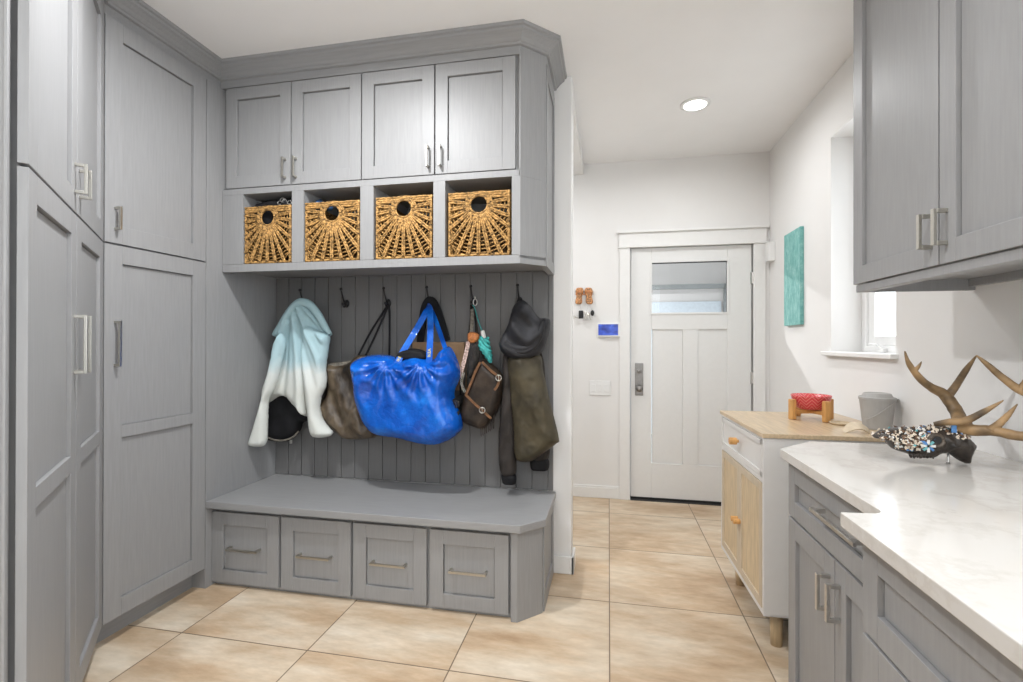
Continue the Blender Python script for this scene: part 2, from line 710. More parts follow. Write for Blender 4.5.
# ------------------------------------------------------------------ the room
XR, YFAR, YBK, ZC = 1.21, 4.03, 2.67, 2.74
XL = -2.66
YN = -2.4
struct(MB().box(XL - .15, XR + .15, YN, 4.03, -.06, 0).build('floor', M['floor']))
struct(MB().box(XL - .15, XR + .2, YN, 4.23, ZC, ZC + .1).build('ceiling', M['ceil']))
struct(MB().box(XL - .12, XL, YN, 4.15, 0, ZC).build('wall_left', M['wall']))
wy0, wy1, wz0, wz1 = 2.365, 2.985, 1.22, 2.41
m = MB()
vy0, vy1, vz0, vz1 = -2.35, .95, .95, 2.66  # unseen opening added to bring side daylight onto the left cabinets
m.box(XR, XR + .2, YN, vy0, 0, ZC).box(XR, XR + .2, vy1, wy0, 0, ZC).box(XR, XR + .2, vy0, vy1, 0, vz0).box(XR, XR + .2, vy0, vy1, vz1, ZC).box(XR, XR + .2, wy1, 4.23, 0, ZC)
m.box(XR, XR + .2, wy0, wy1, 0, wz0 - .0).box(XR, XR + .2, wy0, wy1, wz1, ZC)
struct(m.build('wall_right', M['wall']))
dx0, dx1, dz1 = .170, 1.090, 2.036
m = MB()
m.box(XL, dx0, YFAR, YFAR + .12, 0, ZC).box(dx1, XR, YFAR, YFAR + .12, 0, ZC).box(dx0, dx1, YFAR, YFAR + .12, dz1, ZC)
struct(m.build('wall_far', M['wall']))
struct(MB().box(XL, -.2, YBK + .005, YBK + .12, 0, ZC).build('wall_back', M['wall'], bevel=.008))
struct(MB().box(-.33, -.205, YBK + .12, YFAR, 2.655, ZC).build('wall_header', M['wall'], bevel=.006))
struct(MB().box(XL, .2, YN - .1, YN, 0, ZC).box(1.05, XR, YN - .1, YN, 0, ZC).box(.2, 1.05, YN - .1, YN, 2.45, ZC).build('wall_near', M['wall']))  # gap in this unseen wall added to let sky light in
# baseboards
struct(MB().box(XL, .087, YFAR - .014, YFAR, 0, .085).box(XL, .087, YFAR - .009, YFAR, .085, .10).build('baseboard_far', M['trim'], bevel=.003))
m = MB()
m.box(-.298, -.186, YBK - .010, YBK + .005, 0, .095).box(-.2, -.186, YBK - .010, YBK + .13, 0, .095)
struct(m.build('baseboard_back', M['trim'], bevel=.003))
struct(MB().box(XR - .014, XR, 3.0, YFAR, 0, .1).build('baseboard_right', M['trim'], bevel=.003))
# door casing
m = MB()
m.box(.087, dx0 - .004, YFAR - .018, YFAR, 0, dz1 + .006).box(dx1 + .004, 1.178, YFAR - .018, YFAR, 0, dz1 + .006)
m.box(.080, 1.185, YFAR - .022, YFAR, dz1 + .006, dz1 + .115)
m.box(.066, 1.199, YFAR - .04, YFAR, dz1 + .115, dz1 + .137)
m.box(.074, 1.191, YFAR - .03, YFAR, dz1 - .002, dz1 + .012)
m.box(dx0 - .004, dx0, YFAR - .005, YFAR + .12, 0, dz1).box(dx1, dx1 + .004, YFAR - .005, YFAR + .12, 0, dz1)
struct(m.build('trim_1', M['trim'], bevel=.002))

# entry door
door = tag(thing('door_1', None, None, (dx0 + .004, YFAR + .012, 0)), kind='structure')
dw = dx1 - dx0 - .008
OX = dx0 + .004


def dX(px, py):
    p = PY(px, py, YFAR + .012)
    return p.x - OX, p.z


gx0, gz1 = dX(651.5, 262.5)
gx1, gz0 = dX(727.5, 312.5)
ax0, az1 = dX(652.5, 329.6)
ax1, az0 = dX(682.5, 466)
bx0, _ = dX(698, 330)
bx1, _ = dX(728, 330)
az0 = .30
m = MB()
T = .045
m.box(0, gx0, 0, T, .022, dz1 - .004).box(gx1, dw, 0, T, .022, dz1 - .004)
m.box(gx0, gx1, 0, T, gz1, dz1 - .004).box(gx0, gx1, 0, T, az1, gz0).box(gx0, gx1, 0, T, .022, az0)
m.box(ax1, bx0, 0, T, az0, az1)
m.box(ax0, ax1, .010, T, az0, az1).box(bx0, bx1, .010, T, az0, az1)
m.build('door_panel', M['door'], door, .003)
m = MB()
for (a, b, c, d) in ((gx0 - .012, gx0 + .004, gz0 - .012, gz1 + .012), (gx1 - .004, gx1 + .012, gz0 - .012, gz1 + .012)):
    m.box(a, b, -.006, .006, c, d)
m.box(gx0, gx1, -.006, .006, gz1 - .004, gz1 + .012).box(gx0, gx1, -.006, .006, gz0 - .012, gz0 + .004)
m.build('lite_frame', M['door'], door, .002)
MB().box(gx0, gx1, .018, .024, gz0, gz1).build('window_pane', M['glass'], door)
m = MB()
m.box(gx0, gx1, .006, .03, gz1 - .009, gz1).box(gx0, gx0 + .004, .006, .03, gz0, gz1).box(gx1 - .005, gx1, .006, .03, gz0, gz1)
m.build('glazing_seal', M['rubber'], door)
MB().box(0, dw, .0, T, .004, .022).build('door_sweep', M['rubber'], door)
lx0, lz1 = dX(635, 363)
lx1, lz0 = dX(643.2, 395.5)
lock = MB().box(lx0, lx1, -.008, 0, lz0, lz1).build('lock_plate', M['lock'], door, .003)
lc = (lx0 + lx1) / 2
_, kz = dX(639, 388)
MB().lathe([(.010, 0), (.010, .03), (.024, .036), (.028, .048), (.024, .06), (.012, .064)], (lc, -.008, kz), 20, 'Y').build('door_handle', M['lock'], lock, smooth=True)
_, kz = dX(639, 371)
MB().lathe([(.020, 0), (.020, .010), (.010, .012), (.009, .022)], (lc, -.008, kz), 18, 'Y').build('deadbolt', M['lock'], lock)
for py in (278, 378, 470):
    _, hz = dX(753, py)
    mm_ = MB()
    mm_.tube([(dw + .003, -.008, hz - .045), (dw + .003, -.008, hz + .045)], .0065, 10)
    mm_.box(dw - .012, dw + .003, -.003, .0, hz - .045, hz + .045)
    mm_.build('hinge', M['steel'], door)
MB().box(0, dw, -.03, .09, 0, .004).build('threshold', M['dark'], door)

# window in the right wall
win = tag(thing('window_1', None, None, (0, 0, 0)), kind='structure')
m = MB()
fx0, fx1 = XR + .15, XR + .2
m.box(fx0, fx1, wy0, wy0 + .035, wz0, wz1).box(fx0, fx1, wy1 - .05, wy1, wz0, wz1)
m.box(fx0, fx1, wy0 + .035, wy1 - .05, wz0, wz0 + .035).box(fx0, fx1, wy0 + .035, wy1 - .05, wz1 - .035, wz1)
m.build('window_frame', M['white'], win, .003)
m = MB()
sx0, sx1 = fx0 + .012, fx1 - .01
a0, a1 = wy0 + .035, wy1 - .05
b0, b1 = wz0 + .035, wz1 - .035
m.box(sx0, sx1, a0, a0 + .055, b0, b1).box(sx0, sx1, a1 - .06, a1, b0, b1).box(sx0, sx1, a0 + .055, a1 - .06, b0, b0 + .05).box(sx0, sx1, a0 + .055, a1 - .06, b1 - .05, b1)
m.box(sx0 + .004, sx1, 2.655, 2.69, b0 + .05, b1 - .05)
m.build('window_sash', M['white'], win, .003)
MB().box(sx0 + .012, sx0 + .018, a0 + .05, a1 - .055, b0 + .045, b1 - .045).build('window_pane', M['glass'], win)
m = MB()
m.box(fx0 - .02, fx0, 2.73, 2.80, wz0 + .004, wz0 + .022).tube([(fx0 - .012, 2.765, wz0 + .022), (fx0 - .03, 2.77, wz0 + .04), (fx0 - .035, 2.80, wz0 + .045), (fx0 - .035, 2.83, wz0 + .042)], .006, 8)
m.build('crank_handle', M['white'], win, .002)
m = MB()
m.box(XR - .03, XR + .15, wy0 - .02, wy1 + .06, wz0 - .02, wz0 + .002)
struct(m.build('trim_2', M['trim'], bevel=.003))

# recessed ceiling lamps the photograph shows
t_ = thing('recessed_light', 'round lit recessed ceiling light above the entry hall', 'light', (.52, 3.14, ZC))
MB().lathe([(.088, 0), (.088, -.006), (.066, -.009), (.062, -.002)], (0, 0, 0), 36).build('trim_ring', M['white'], t_, smooth=True)
MB().lathe([(.066, -.0095), (.03, -.0125), (.004, -.013)], (0, 0, 0), 32).build('lamp_lens', M['lampglow'], t_, smooth=True)

# crown moulding over the cabinets, swept along the cabinet fronts
def sweep(path, prof):
    P = [Vector((x, y)) for x, y in path]
    mit = []
    for i in range(len(P)):
        ns = []
        if i > 0:
            d = (P[i] - P[i - 1]).normalized()
            ns.append(Vector((d.y, -d.x)))
        if i < len(P) - 1:
            d = (P[i + 1] - P[i]).normalized()
            ns.append(Vector((d.y, -d.x)))
        n = sum(ns, Vector((0, 0))).normalized()
        mit.append(n / n.dot(ns[0]))
    m = MB()
    m.rings([[(p.x + q.x * o, p.y + q.y * o, z) for o, z in prof] for p, q in zip(P, mit)])
    return m


CS = math.sqrt(.5)
crown_path = [(-1.34, .89), (-2.045, 1.62), (-2.045, 2.235), (-.412, 2.235), (-.302, 2.345), (-.302, YBK + .004)]
crown_prof = [(-.02, 2.625), (.004, 2.625), (.004, 2.664), (.016, 2.667), (.018, 2.676), (.024, 2.680), (.034, 2.692), (.050, 2.706), (.060, 2.712), (.062, 2.722), (.072, 2.726), (.074, 2.7395), (-.02, 2.7395)]
struct(sweep(crown_path, crown_prof).build('trim_3', M['cab_h'], fix=True))

# ------------------------------------------------------------------ left: tall cabinets
ZS = 1.681
tall = thing('tall_cabinet', 'tall grey two-door cabinet on the left wall beside the bench', 'cabinet', (-2.05, 1.615, 0), R(90))
m = MB()
m.box(.0, .515, 0, .6, .1, 2.625)
m.build('carcass', M['cab'], tall, .002)
MB().box(.516, 1.053, -.02, .6, 0, 2.625).build('side_panel', M['cab'], tall, .002)
MB().box(0, .515, .06, .6, 0, .1).build('toe_kick', M['cab_h'], tall)
dd = shaker(tall, .0, .512, ZS, 2.622, name='door', st=.075)
pull_v(dd, .045, PX(115, 231, -2.05).z, PX(115, 208, -2.05).z)
dd = shaker(tall, .0, .512, .105, ZS - .004, name='door', st=.075, mids=(PX(157, 425, -2.03).z,), mw=.052)
pull_v(dd, .045, PX(115, 366, -2.05).z, PX(115, 321, -2.05).z)

diag = thing('corner_cabinet', 'tall grey diagonal corner cabinet with four doors, farthest left', 'cabinet', (-1.336, .865, 0), R(134))
LD = math.hypot(2.027 - 1.322, 1.61 - .879)
m = MB()
m.prism([(.03, .0), (LD, .0), (LD, .012), (LD - .25, .25), (LD - .25, .5), (.03, .5)], .1, 2.66)
m.build('carcass', M['cab'], diag, .002)
MB().box(.0, LD - .07, .06, .45, 0, .1).build('toe_kick', M['cab_h'], diag)
sp = .519
for (z0, z1, mids) in ((ZS, 2.64, ()), (.105, ZS - .004, (PX(157, 425, -2.03).z,))):
    da = shaker(diag, .0, sp - .001, z0, z1, st=.07, mids=mids, mw=.052)
    db = shaker(diag, sp + .001, LD, z0, z1, st=.07, mids=mids, mw=.052)
    if z0 > 1:
        pull_v(da, sp - .036, 1.74, 1.836)
        pull_v(db, sp + .036, 1.74, 1.836)
    else:
        pull_v(da, sp - .036, 1.168, 1.355)
        pull_v(db, sp + .036, 1.168, 1.355)
# the end of the run, beside the doors
m = MB()
m.box(-.018, 0, .010, .5, .0, 2.66).box(-.026, -.018, .010, .016, 0, 2.66).box(-.026, -.018, .04, .5, 0, 2.66)
m.build('end_panel', M['cab'], diag, .0015)

# ------------------------------------------------------------------ the bench and the hanging cabinet over it
bench = thing('storage_bench', 'grey built-in mudroom bench with four drawers, standing under the coats', 'bench', (0, 0, 0))
body = [(-2.028, 2.19), (-.434, 2.19), (-.434, 2.155), (-.405, 2.155), (-.304, 2.256), (-.304, YBK - .013), (-2.028, YBK - .013)]
MB().prism(body, .0, .414).build('body', M['cab'], bench, .0015)
m = MB()
m.prism([(-2.028, 2.128), (-.389, 2.128), (-.284, 2.233), (-.284, YBK - .013), (-2.028, YBK - .013)], .414, .45)
m.build('bench_top', M['cab_h'], bench, .003)
# framed side facing the hall
m = MB()
x = -.304
m.box(x, x + .008, 2.27, 2.31, .0, .413).box(x, x + .008, 2.61, YBK - .014, .0, .413).box(x, x + .008, 2.31, 2.61, .0, .075).box(x, x + .008, 2.31, 2.61, .355, .413)
m.build('side_panel', M['cab'], bench, .0012)
for (a, b) in ((-2.030, -1.634), (-1.623, -1.236), (-1.225, -.843), (-.830, -.446)):
    d = shaker(bench, a, b, .020, .388, y0=2.168, t=.022, st=.066, name='drawer')
    c = (a + b) / 2
    pull_h(d, c - .09, c + .09, .206, yf=2.168 + .009, out=.04, inset=0)

hang = thing('wall_cabinet', 'grey four-door wall cabinet with open cubbies, hanging above the coat hooks', 'cabinet', (0, 0, 0))
YU = 2.25
foot = [(-2.028, YU), (-.415, YU), (-.415, 2.232), (-.408, 2.232), (-.302, 2.338), (-.302, YBK - .002), (-2.028, YBK - .002)]
cub = [(-1.903, -1.612), (-1.545, -1.226), (-1.154, -.839), (-.778, -.449)]
ZL, ZB, ZT = 1.641, 1.682, 2.052
m = MB()
m.prism(foot, ZT, 2.66)
m.prism(foot, ZB - .016, ZB)
m.box(-2.028, -.41, 2.232, 2.262, ZL, ZB - .001)                      # front lip
m.box(-2.028, cub[0][0], 2.232, YBK - .002, ZB, ZT)
for (a, b), (c, d) in zip(cub, cub[1:]):
    m.box(b, c, 2.232, YBK - .002, ZB, ZT)
m.prism([(cub[3][1], 2.232), (-.408, 2.232), (-.302, 2.338), (-.302, YBK - .002), (cub[3][1], YBK - .002)], ZB, ZT)
m.box(-2.028, -.449, YBK - .02, YBK - .002, ZB, ZT)
m.box(-2.028, -.41, 2.232, YU, ZT, 2.083)
m.prism([(-.41, 2.232), (-.408, 2.232), (-.302, 2.338), (-.302, YBK - .002), (-.33, YBK - .002), (-.33, 2.35), (-.41, 2.262)], ZL, ZB - .001)
m.build('carcass', M['cab'], hang, .0015)
for k, (a, b) in enumerate(((-2.006, -1.618), (-1.615, -1.221), (-1.218, -.833), (-.830, -.430))):
    d = shaker(hang, a, b, 2.085, 2.622, y0=2.230, t=.02, st=.062)
    hx = b - .03 if k % 2 == 0 else a + .03
    pull_v(d, hx, 2.118, 2.222, yf=2.230)
m = MB()
x = -.302
m.box(x, x + .007, 2.345, 2.375, ZL, 2.62).box(x, x + .007, 2.63, YBK - .004, ZL, 2.62).box(x, x + .007, 2.375, 2.63, ZL, ZL + .06).box(x, x + .007, 2.375, 2.63, 2.56, 2.62)
m.build('side_panel', M['cab'], hang, .0012)

# beadboard behind the coats
m = MB()
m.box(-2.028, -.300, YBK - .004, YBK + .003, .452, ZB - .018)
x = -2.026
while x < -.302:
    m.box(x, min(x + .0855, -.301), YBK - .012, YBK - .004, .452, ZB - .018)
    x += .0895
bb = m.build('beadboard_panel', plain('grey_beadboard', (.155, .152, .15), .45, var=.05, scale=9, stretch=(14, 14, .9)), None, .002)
tag(bb, 'grey vertical plank beadboard panel between the bench and the wall cabinet', 'panelling')

# ------------------------------------------------------------------ coat hooks
HX = (-1.815, -1.545, -1.275, -1.012, -.752, -.487)
HL = ('black coat hook holding the pale blue fleece, farthest left', 'empty black coat hook, second from the left',
      'black coat hook holding the thin straps of the brown tote', 'black coat hook above the blue bag',
      'black coat hook holding the leather satchel and teal tassel', 'black coat hook holding the olive jacket, farthest right')
YH = YBK - .0125
hk = thing('coat_hook', HL[0], 'hook', (HX[0], YH, 1.5), 0, 'coat hooks on the beadboard')
MB().lathe([(.016, 0), (.016, .004), (.010, .007), (.009, .012)], (0, 0, 0), 18, 'Y', 1, 1.5).build('base_plate', M['black'], hk, smooth=True)
m = MB()
m.tube(catmull([(0, -.008, .002), (0, -.03, .012), (0, -.052, .045), (0, -.066, .078)], 5), [.0055, .005, .0042, .004], 8)
m.lathe([(.003, -.008), (.0075, -.004), (.009, .001), (.007, .006), (.002, .009)], (0, -.067, .08), 12)
m.build('upper_prong', M['black'], hk, smooth=True)
m = MB()
m.tube(catmull([(0, -.008, -.004), (0, -.02, -.018), (0, -.034, -.022), (0, -.042, -.010)], 5), [.0055, .005, .0045, .004], 8)
m.lathe([(.002, -.008), (.0085, -.004), (.0105, .002), (.008, .008), (.002, .011)], (0, -.042, -.006), 12)
m.build('lower_prong', M['black'], hk, smooth=True)
for i in range(1, 6):
    h = copy_tree(hk)
    h.location = (HX[i], YH, 1.5)
    h['label'] = HL[i]


# ------------------------------------------------------------------ wicker baskets
def basket():
    """local: front face at y=0, x centred, z from 0"""
    t = thing('wicker_basket', '', 'basket')
    w, h, dp = .285, .31, .36
    cz, cr = h - .062, .040
    m = MB()
    # rim and border braids
    def zig(a, b, r, n=1):
        a, b = Vector(a), Vector(b)
        L = (b - a).length
        k = max(6, int(L / .012))
        pts = []
        for i in range(k + 1):
            p = a.lerp(b, i / k)
            p = p + Vector((0, -.0025 if i % 2 else .0015, 0))
            pts.append(p)
        m.tube(pts, r, 6)
    for z in (h - .006, h - .017, h - .028):
        for s in (-1, 1):
            zig((s * w / 2, 0, z), (s * math.sqrt(max(0, cr ** 2 - max(0, z - cz) ** 2)) if abs(z - cz) < cr else 0, 0, z), .0062)
    for s in (-1, 1):
        zig((s * (w / 2 - .003), 0, 0), (s * (w / 2 - .003), 0, h), .0065)
    zig((-w / 2, 0, .006), (w / 2, 0, .006), .0065)
    for rr, tr in ((cr + .003, .006), (cr + .013, .0062), (cr + .023, .0055)):
        pts = []
        for k in range(41):
            a = 2 * math.pi * k / 40
            zz = cz + rr * math.sin(a)
            pts.append((rr * math.cos(a), -.003 if k % 2 else .0, min(zz, h - .003)))
        m.tube(pts, tr, 6)

    def edge(a):
        dx, dz = math.sin(a), -math.cos(a)
        ts = []
        if abs(dx) > 1e-6:
            ts.append((w / 2 - .004) / abs(dx))
        if dz < 0:
            ts.append((cz - .006) / -dz)
        elif dz > 0:
            ts.append((h - .03 - cz) / dz)
        return min(ts)
    angs = [R(a) for a in (-98, -82, -66, -51, -37, -24, -12, 0, 12, 24, 37, 51, 66, 82, 98)]
    for a in angs:
        L = edge(a)
        d = Vector((math.sin(a), 0, -math.cos(a)))
        s = Vector((math.cos(a), 0, math.sin(a)))
        for k in (-1, 1):
            n = max(5, int((L - cr) / .011))
            pts = []
            for i in range(n + 1):
                q = cr + .012 + (L - cr - .012) * i / n
                pts.append(Vector((0, -.004 + (.0022 if (i + (k > 0)) % 2 else -.0022), cz)) + d * q + s * k * .0046)
            m.tube(pts, .0052, 6)
    # cross strands in the widening gaps
    for a, b in zip(angs, angs[1:]):
        q = .085
        while q < .40:
            ea, eb = edge(a), edge(b)
            if q < max(ea, eb):
                qa, qb = min(q, ea), min(q, eb)
                p0 = Vector((math.sin(a) * qa, .004, cz - math.cos(a) * qa))
                p1 = Vector((math.sin(b) * qb, .004, cz - math.cos(b) * qb))
                m.tube([p0, (p0 + p1) / 2 + Vector((0, -.003, 0)), p1], .0032, 5)
            q += .0185
    m.build('front_weave', M['straw'], t, smooth=True)
    for s in (-1, 1):
        m = MB()
        for k in range(22):
            z = .008 + k * .0141
            m.tube([(s * (w / 2 - .004), .004, z), (s * (w / 2 - .006), dp / 2, z), (s * (w / 2 - .004), dp, z)], .0074, 6)
        m.build('side_weave', M['straw'], t, smooth=True)
    m = MB()
    m.box(-w / 2 + .008, w / 2 - .008, dp - .012, dp, .004, h - .01).box(-w / 2 + .008, w / 2 - .008, .02, dp, .004, .012)
    m.build('back_and_base', M['strawdark'], t)
    return t


BK = basket()
BLAB = ('wicker basket with a round hand hole in the first cubby, black bag on top', 'wicker basket with a round hand hole in the second cubby, blue fabric peeping out',
        'sunburst wicker basket with a round hand hole in the third cubby from the left', 'sunburst wicker basket with a round hand hole in the rightmost cubby')
bxc = (-1.762, -1.388, -1.0, -.611)
for i in range(4):
    b = BK if i == 0 else copy_tree(BK)
    c0, c1 = cub[i]
    px = ((243.5, 290.5), (304, 359.5), (375, 432.5), (447.5, 510.5))[i]
    wx0, wx1 = PY(px[0], 230, 2.238).x, PY(px[1], 230, 2.238).x
    sc_ = min((wx1 - wx0) / .297, (c1 - c0 - .004) / .297)
    b.location = (max(c0 + .148 * sc_ + .002, min(c1 - .148 * sc_ - .002, (wx0 + wx1) / 2)), 2.243, ZB + .001)
    b.scale = (sc_, 1, (.975, .985, 1.0, 1.0)[i])
    b['label'] = BLAB[i]
    b['group'] = 'wicker baskets in the cubbies'
# contents
o1 = MB().blob([(-1.885, 1.86), (-1.888, 1.99), (-1.86, 2.03), (-1.75, 2.046), (-1.66, 2.042), (-1.63, 2.02), (-1.63, 1.95), (-1.64, 1.86)], 2.345, .075, .10, .04, lambda x, z: .008 * math.sin(x * 70) * math.cos(z * 50), .016)
tg = thing('folded_bag', 'black bag stuffed in the leftmost wicker basket, silver buckles showing', 'bag')
o1.build('bag_body', M['blackcloth'], tg, smooth=True)
m = MB()
for (x, z) in ((-1.71, 2.008), (-1.682, 2.016), (-1.652, 2.006), (-1.695, 2.022)):
    m.tube([(x + .012 * math.cos(a), 2.268 - .003 * math.sin(a * 2), z + .010 * math.sin(a)) for a in np.linspace(0, 6.28, 13)], .0022, 6)
m.build('buckle', M['steel'], tg, smooth=True)
m = MB()
m.blob([(-1.52, 1.965), (-1.525, 2.005), (-1.50, 2.03), (-1.475, 2.0), (-1.45, 2.0), (-1.43, 1.985), (-1.44, 1.965)], 2.315, .035, .04, .03, None, .012)
tag(m.build('folded_cloth', M['bluebit'], None, smooth=True), 'blue fabric peeping out of the second wicker basket', 'cloth')


# ------------------------------------------------------------------ hanging clothes and bags
def zo(pts, x0, y0, s, Y):
    """outline points read from an enlarged crop -> (x, z) at depth Y"""
    out = []
    for a, b in pts:
        p = PY(x0 + a / s, y0 + b / s, Y)
        out.append((p.x, p.z))
    return out


def zp(a, b, x0, y0, s, Y):
    return PY(x0 + a / s, y0 + b / s, Y)


def drape(hx, hz, k, amp, ph=0, zfade=.12):
    def f(x, z):
        th = math.atan2(x - hx, hz - z + .02)
        d = math.hypot(x - hx, hz - z)
        return amp * (math.sin(k * th + ph) + .45 * math.sin(2.3 * k * th + 1.7 + ph + 3 * d)) * min(1, d / zfade) + .003 * noise.noise((x * 22, z * 14, ph))
    return f


# pale blue / white fleece
S = (240, 280, 3.79)
fl = thing('fleece_jacket', 'pale blue and white dip-dyed fleece jacket hanging from the leftmost hook', 'jacket', (0, 0, 0))
Y0 = 2.55
m = MB()
m.blob(zo([(228, 78), (203, 90), (178, 122), (152, 168), (130, 206), (142, 219), (158, 212), (128, 320), (104, 392), (97, 422), (100, 470), (150, 440), (185, 447), (215, 478), (262, 517), (268, 440), (292, 300), (318, 225), (336, 216), (346, 205), (326, 168), (300, 122), (275, 92), (250, 80)], *S, Y0), Y0, .065, .05, .05,
       drape(-1.80, 1.52, 17, .016), .011)
m.build('body', M['fleece'], fl, smooth=True)
m = MB()
m.blob(zo([(150, 200), (128, 245), (116, 310), (98, 385), (76, 475), (52, 555), (33, 612), (42, 632), (90, 627), (98, 575), (100, 500), (104, 455), (130, 400), (168, 250)], *S, 2.43), 2.44, .036, .030, .03, drape(-1.80, 1.52, 30, .006, 1), .011)
m.build('sleeve', M['fleece'], fl, smooth=True)
m = MB()
m.blob(zo([(250, 180), (300, 190), (338, 210), (336, 250), (326, 320), (326, 395), (306, 450), (304, 500), (324, 545), (349, 574), (341, 592), (283, 596), (266, 560), (260, 500), (246, 400), (238, 290)], *S, Y0 - .05), Y0 - .05, .045, .04, .04, drape(-1.80, 1.52, 26, .008, 2), .011)
m.build('sleeve', M['fleece'], fl, smooth=True)
# folded-back hood edge
m = MB()
hp = [zp(a, b, *S, Y0 - .055) for a, b in ((135, 208), (155, 175), (182, 130), (208, 98), (235, 85), (265, 95), (295, 130), (318, 170), (341, 204))]
m.tube(catmull(hp, 5), [.012, .020, .022, .024, .026, .024, .022, .020, .012], 10)
m.build('hood', M['fleece'], fl, smooth=True)

# black bag under it
bg_ = thing('shoulder_bag', 'small black bag hanging behind the fleece jacket', 'bag')
m = MB()
Yb = 2.60
m.blob(zo([(95, 430), (92, 540), (100, 598), (140, 612), (192, 606), (226, 576), (240, 540), (262, 530), (258, 490), (225, 440), (150, 415)], *S, Yb), Yb, .05, .04, .05, drape(-1.82, 1.5, 12, .006), .014)
m.build('bag_body', M['blackcloth'], bg_, smooth=True)
m = MB()
m.tube(catmull([zp(a, b, *S, Yb - .045) for a, b in ((100, 596), (130, 606), (165, 608), (200, 596), (222, 574))], 5), .006, 8)
m.build('piping', M['strapgrey'], bg_, smooth=True)
m = MB()
m.strap(catmull([zp(150, 430, *S, 2.62), Vector((HX[0] - .02, 2.63, 1.3)), Vector((HX[0], 2.625, 1.49)), Vector((HX[0] + .02, 2.63, 1.3)), zp(235, 450, *S, 2.62)], 6), .022, .003)
m.build('strap', M['blackcloth'], bg_)
m = MB()
m.box(*(lambda p: (p.x - .008, p.x + .008, p.y - .008, p.y, p.z - .012, p.z + .012))(zp(195, 612, *S, Yb - .02)))
m.build('buckle', M['steel'], bg_, .002)

# brown tote
S = (315, 280, 4.01)
br_ = thing('tote_bag', 'brown patterned tote bag with thin black straps, left of the blue bag', 'bag')
Yt = 2.60
m = MB()
m.blob(zo([(48, 338), (46, 400), (38, 450), (15, 510), (38, 565), (78, 608), (120, 641), (190, 641), (240, 628), (275, 560), (285, 430), (270, 320), (200, 302), (160, 303), (140, 322), (95, 332)], *S, Yt - .03), Yt, .062, .045, .06, lambda x, z: .012 * math.sin(38 * x + 22 * z) + .014 * (1 - 2 * abs(noise.noise((x * 12, z * 9, 3)))) + .006 * noise.noise((x * 30, z * 24, 6)), .010)
m.build('bag_body', M['camo'], br_, smooth=True)
m = MB()
m.strap(catmull([zp(a, b, *S, Yt - .045) for a, b in ((48, 345), (90, 338), (142, 330), (200, 312))], 4), .02, .006)
m.build('top_band', M['strapgrey'], br_)
hkp = Vector((HX[2], 2.62, 1.498))
for pts in (((172, 306), (225, 205), (285, 110)), ((203, 303), (250, 205), (290, 108)), ((298, 312), (299, 210), (297, 112))):
    m = MB()
    q = [zp(a, b, *S, Yt + .02 * i) for i, (a, b) in enumerate(pts)]
    m.strap(catmull(q + [hkp], 6), .011, .004)
    m.build('strap', M['blackcloth'], br_)

# kraft bag with black straps behind the blue bag
S = (400, 280, 8.525)
kb = thing('kraft_bag', 'tan bag with broad black straps, mostly hidden behind the blue bag', 'bag')
Yk = 2.625
a0 = PY(412, 342, Yk - .03)
a1 = PY(464, 340, Yk - .03)
m = MB()
m.box(a0.x, a1.x, Yk - .03, Yk + .03, 1.0, a0.z)
m.build('bag_body', M['kraft'], kb, .006)
m = MB()
sp_ = catmull([zp(a, b, *S, Yk - .02) for a, b in ((170, 560), (185, 420), (205, 250), (250, 170), (300, 210), (345, 330), (400, 520))], 7)
m.strap(sp_, .040, .012)
m.build('strap', M['blackcloth'], kb, .003)

# the big blue bag
S = (340, 270, 3.25)
bl = thing('carrier_bag', 'big crinkled bright blue carrier bag hanging full from the fourth hook', 'bag')
Yc = 2.47
hc = [(zp(185, 300, *S, Yc).x, zp(185, 300, *S, Yc).z), (zp(292, 300, *S, Yc).x, zp(292, 300, *S, Yc).z)]


def crinkle(x, z):
    f = 0
    for hx, hz in hc:
        d = math.hypot(x - hx, z - hz)
        th = math.atan2(x - hx, hz - z)
        f += .015 * math.exp(-(d / .17) ** 2) * math.sin(13 * th + 2.5 * noise.noise((x * 7, z * 7, 2)))
    top_ = max(0, min(1, (z - .92) / .22))
    f += .014 * noise.noise((x * 5, z * 4, 1))
    n1 = noise.noise((x * 11 + z * 5, z * 7 - x * 3, 5))
    n2 = noise.noise((x * 24 - z * 9, z * 15 + x * 6, 7))
    f += (.003 + .010 * top_) * (1 - 2.4 * abs(n1)) + (.0015 + .006 * top_) * (1 - 2.4 * abs(n2))
    return f


m = MB()
m.blob(zo([(42, 292), (90, 277), (150, 279), (183, 292), (240, 280), (295, 290), (318, 262), (345, 250), (372, 300), (379, 348), (360, 400), (366, 440), (384, 490), (382, 528), (328, 568), (270, 573), (180, 552), (110, 540), (72, 502), (46, 432), (40, 380), (33, 322)], *S, 2.405), Yc, .135, .05, .085, crinkle, .0075)
m.build('bag_body', M['tarp'], bl, smooth=True)
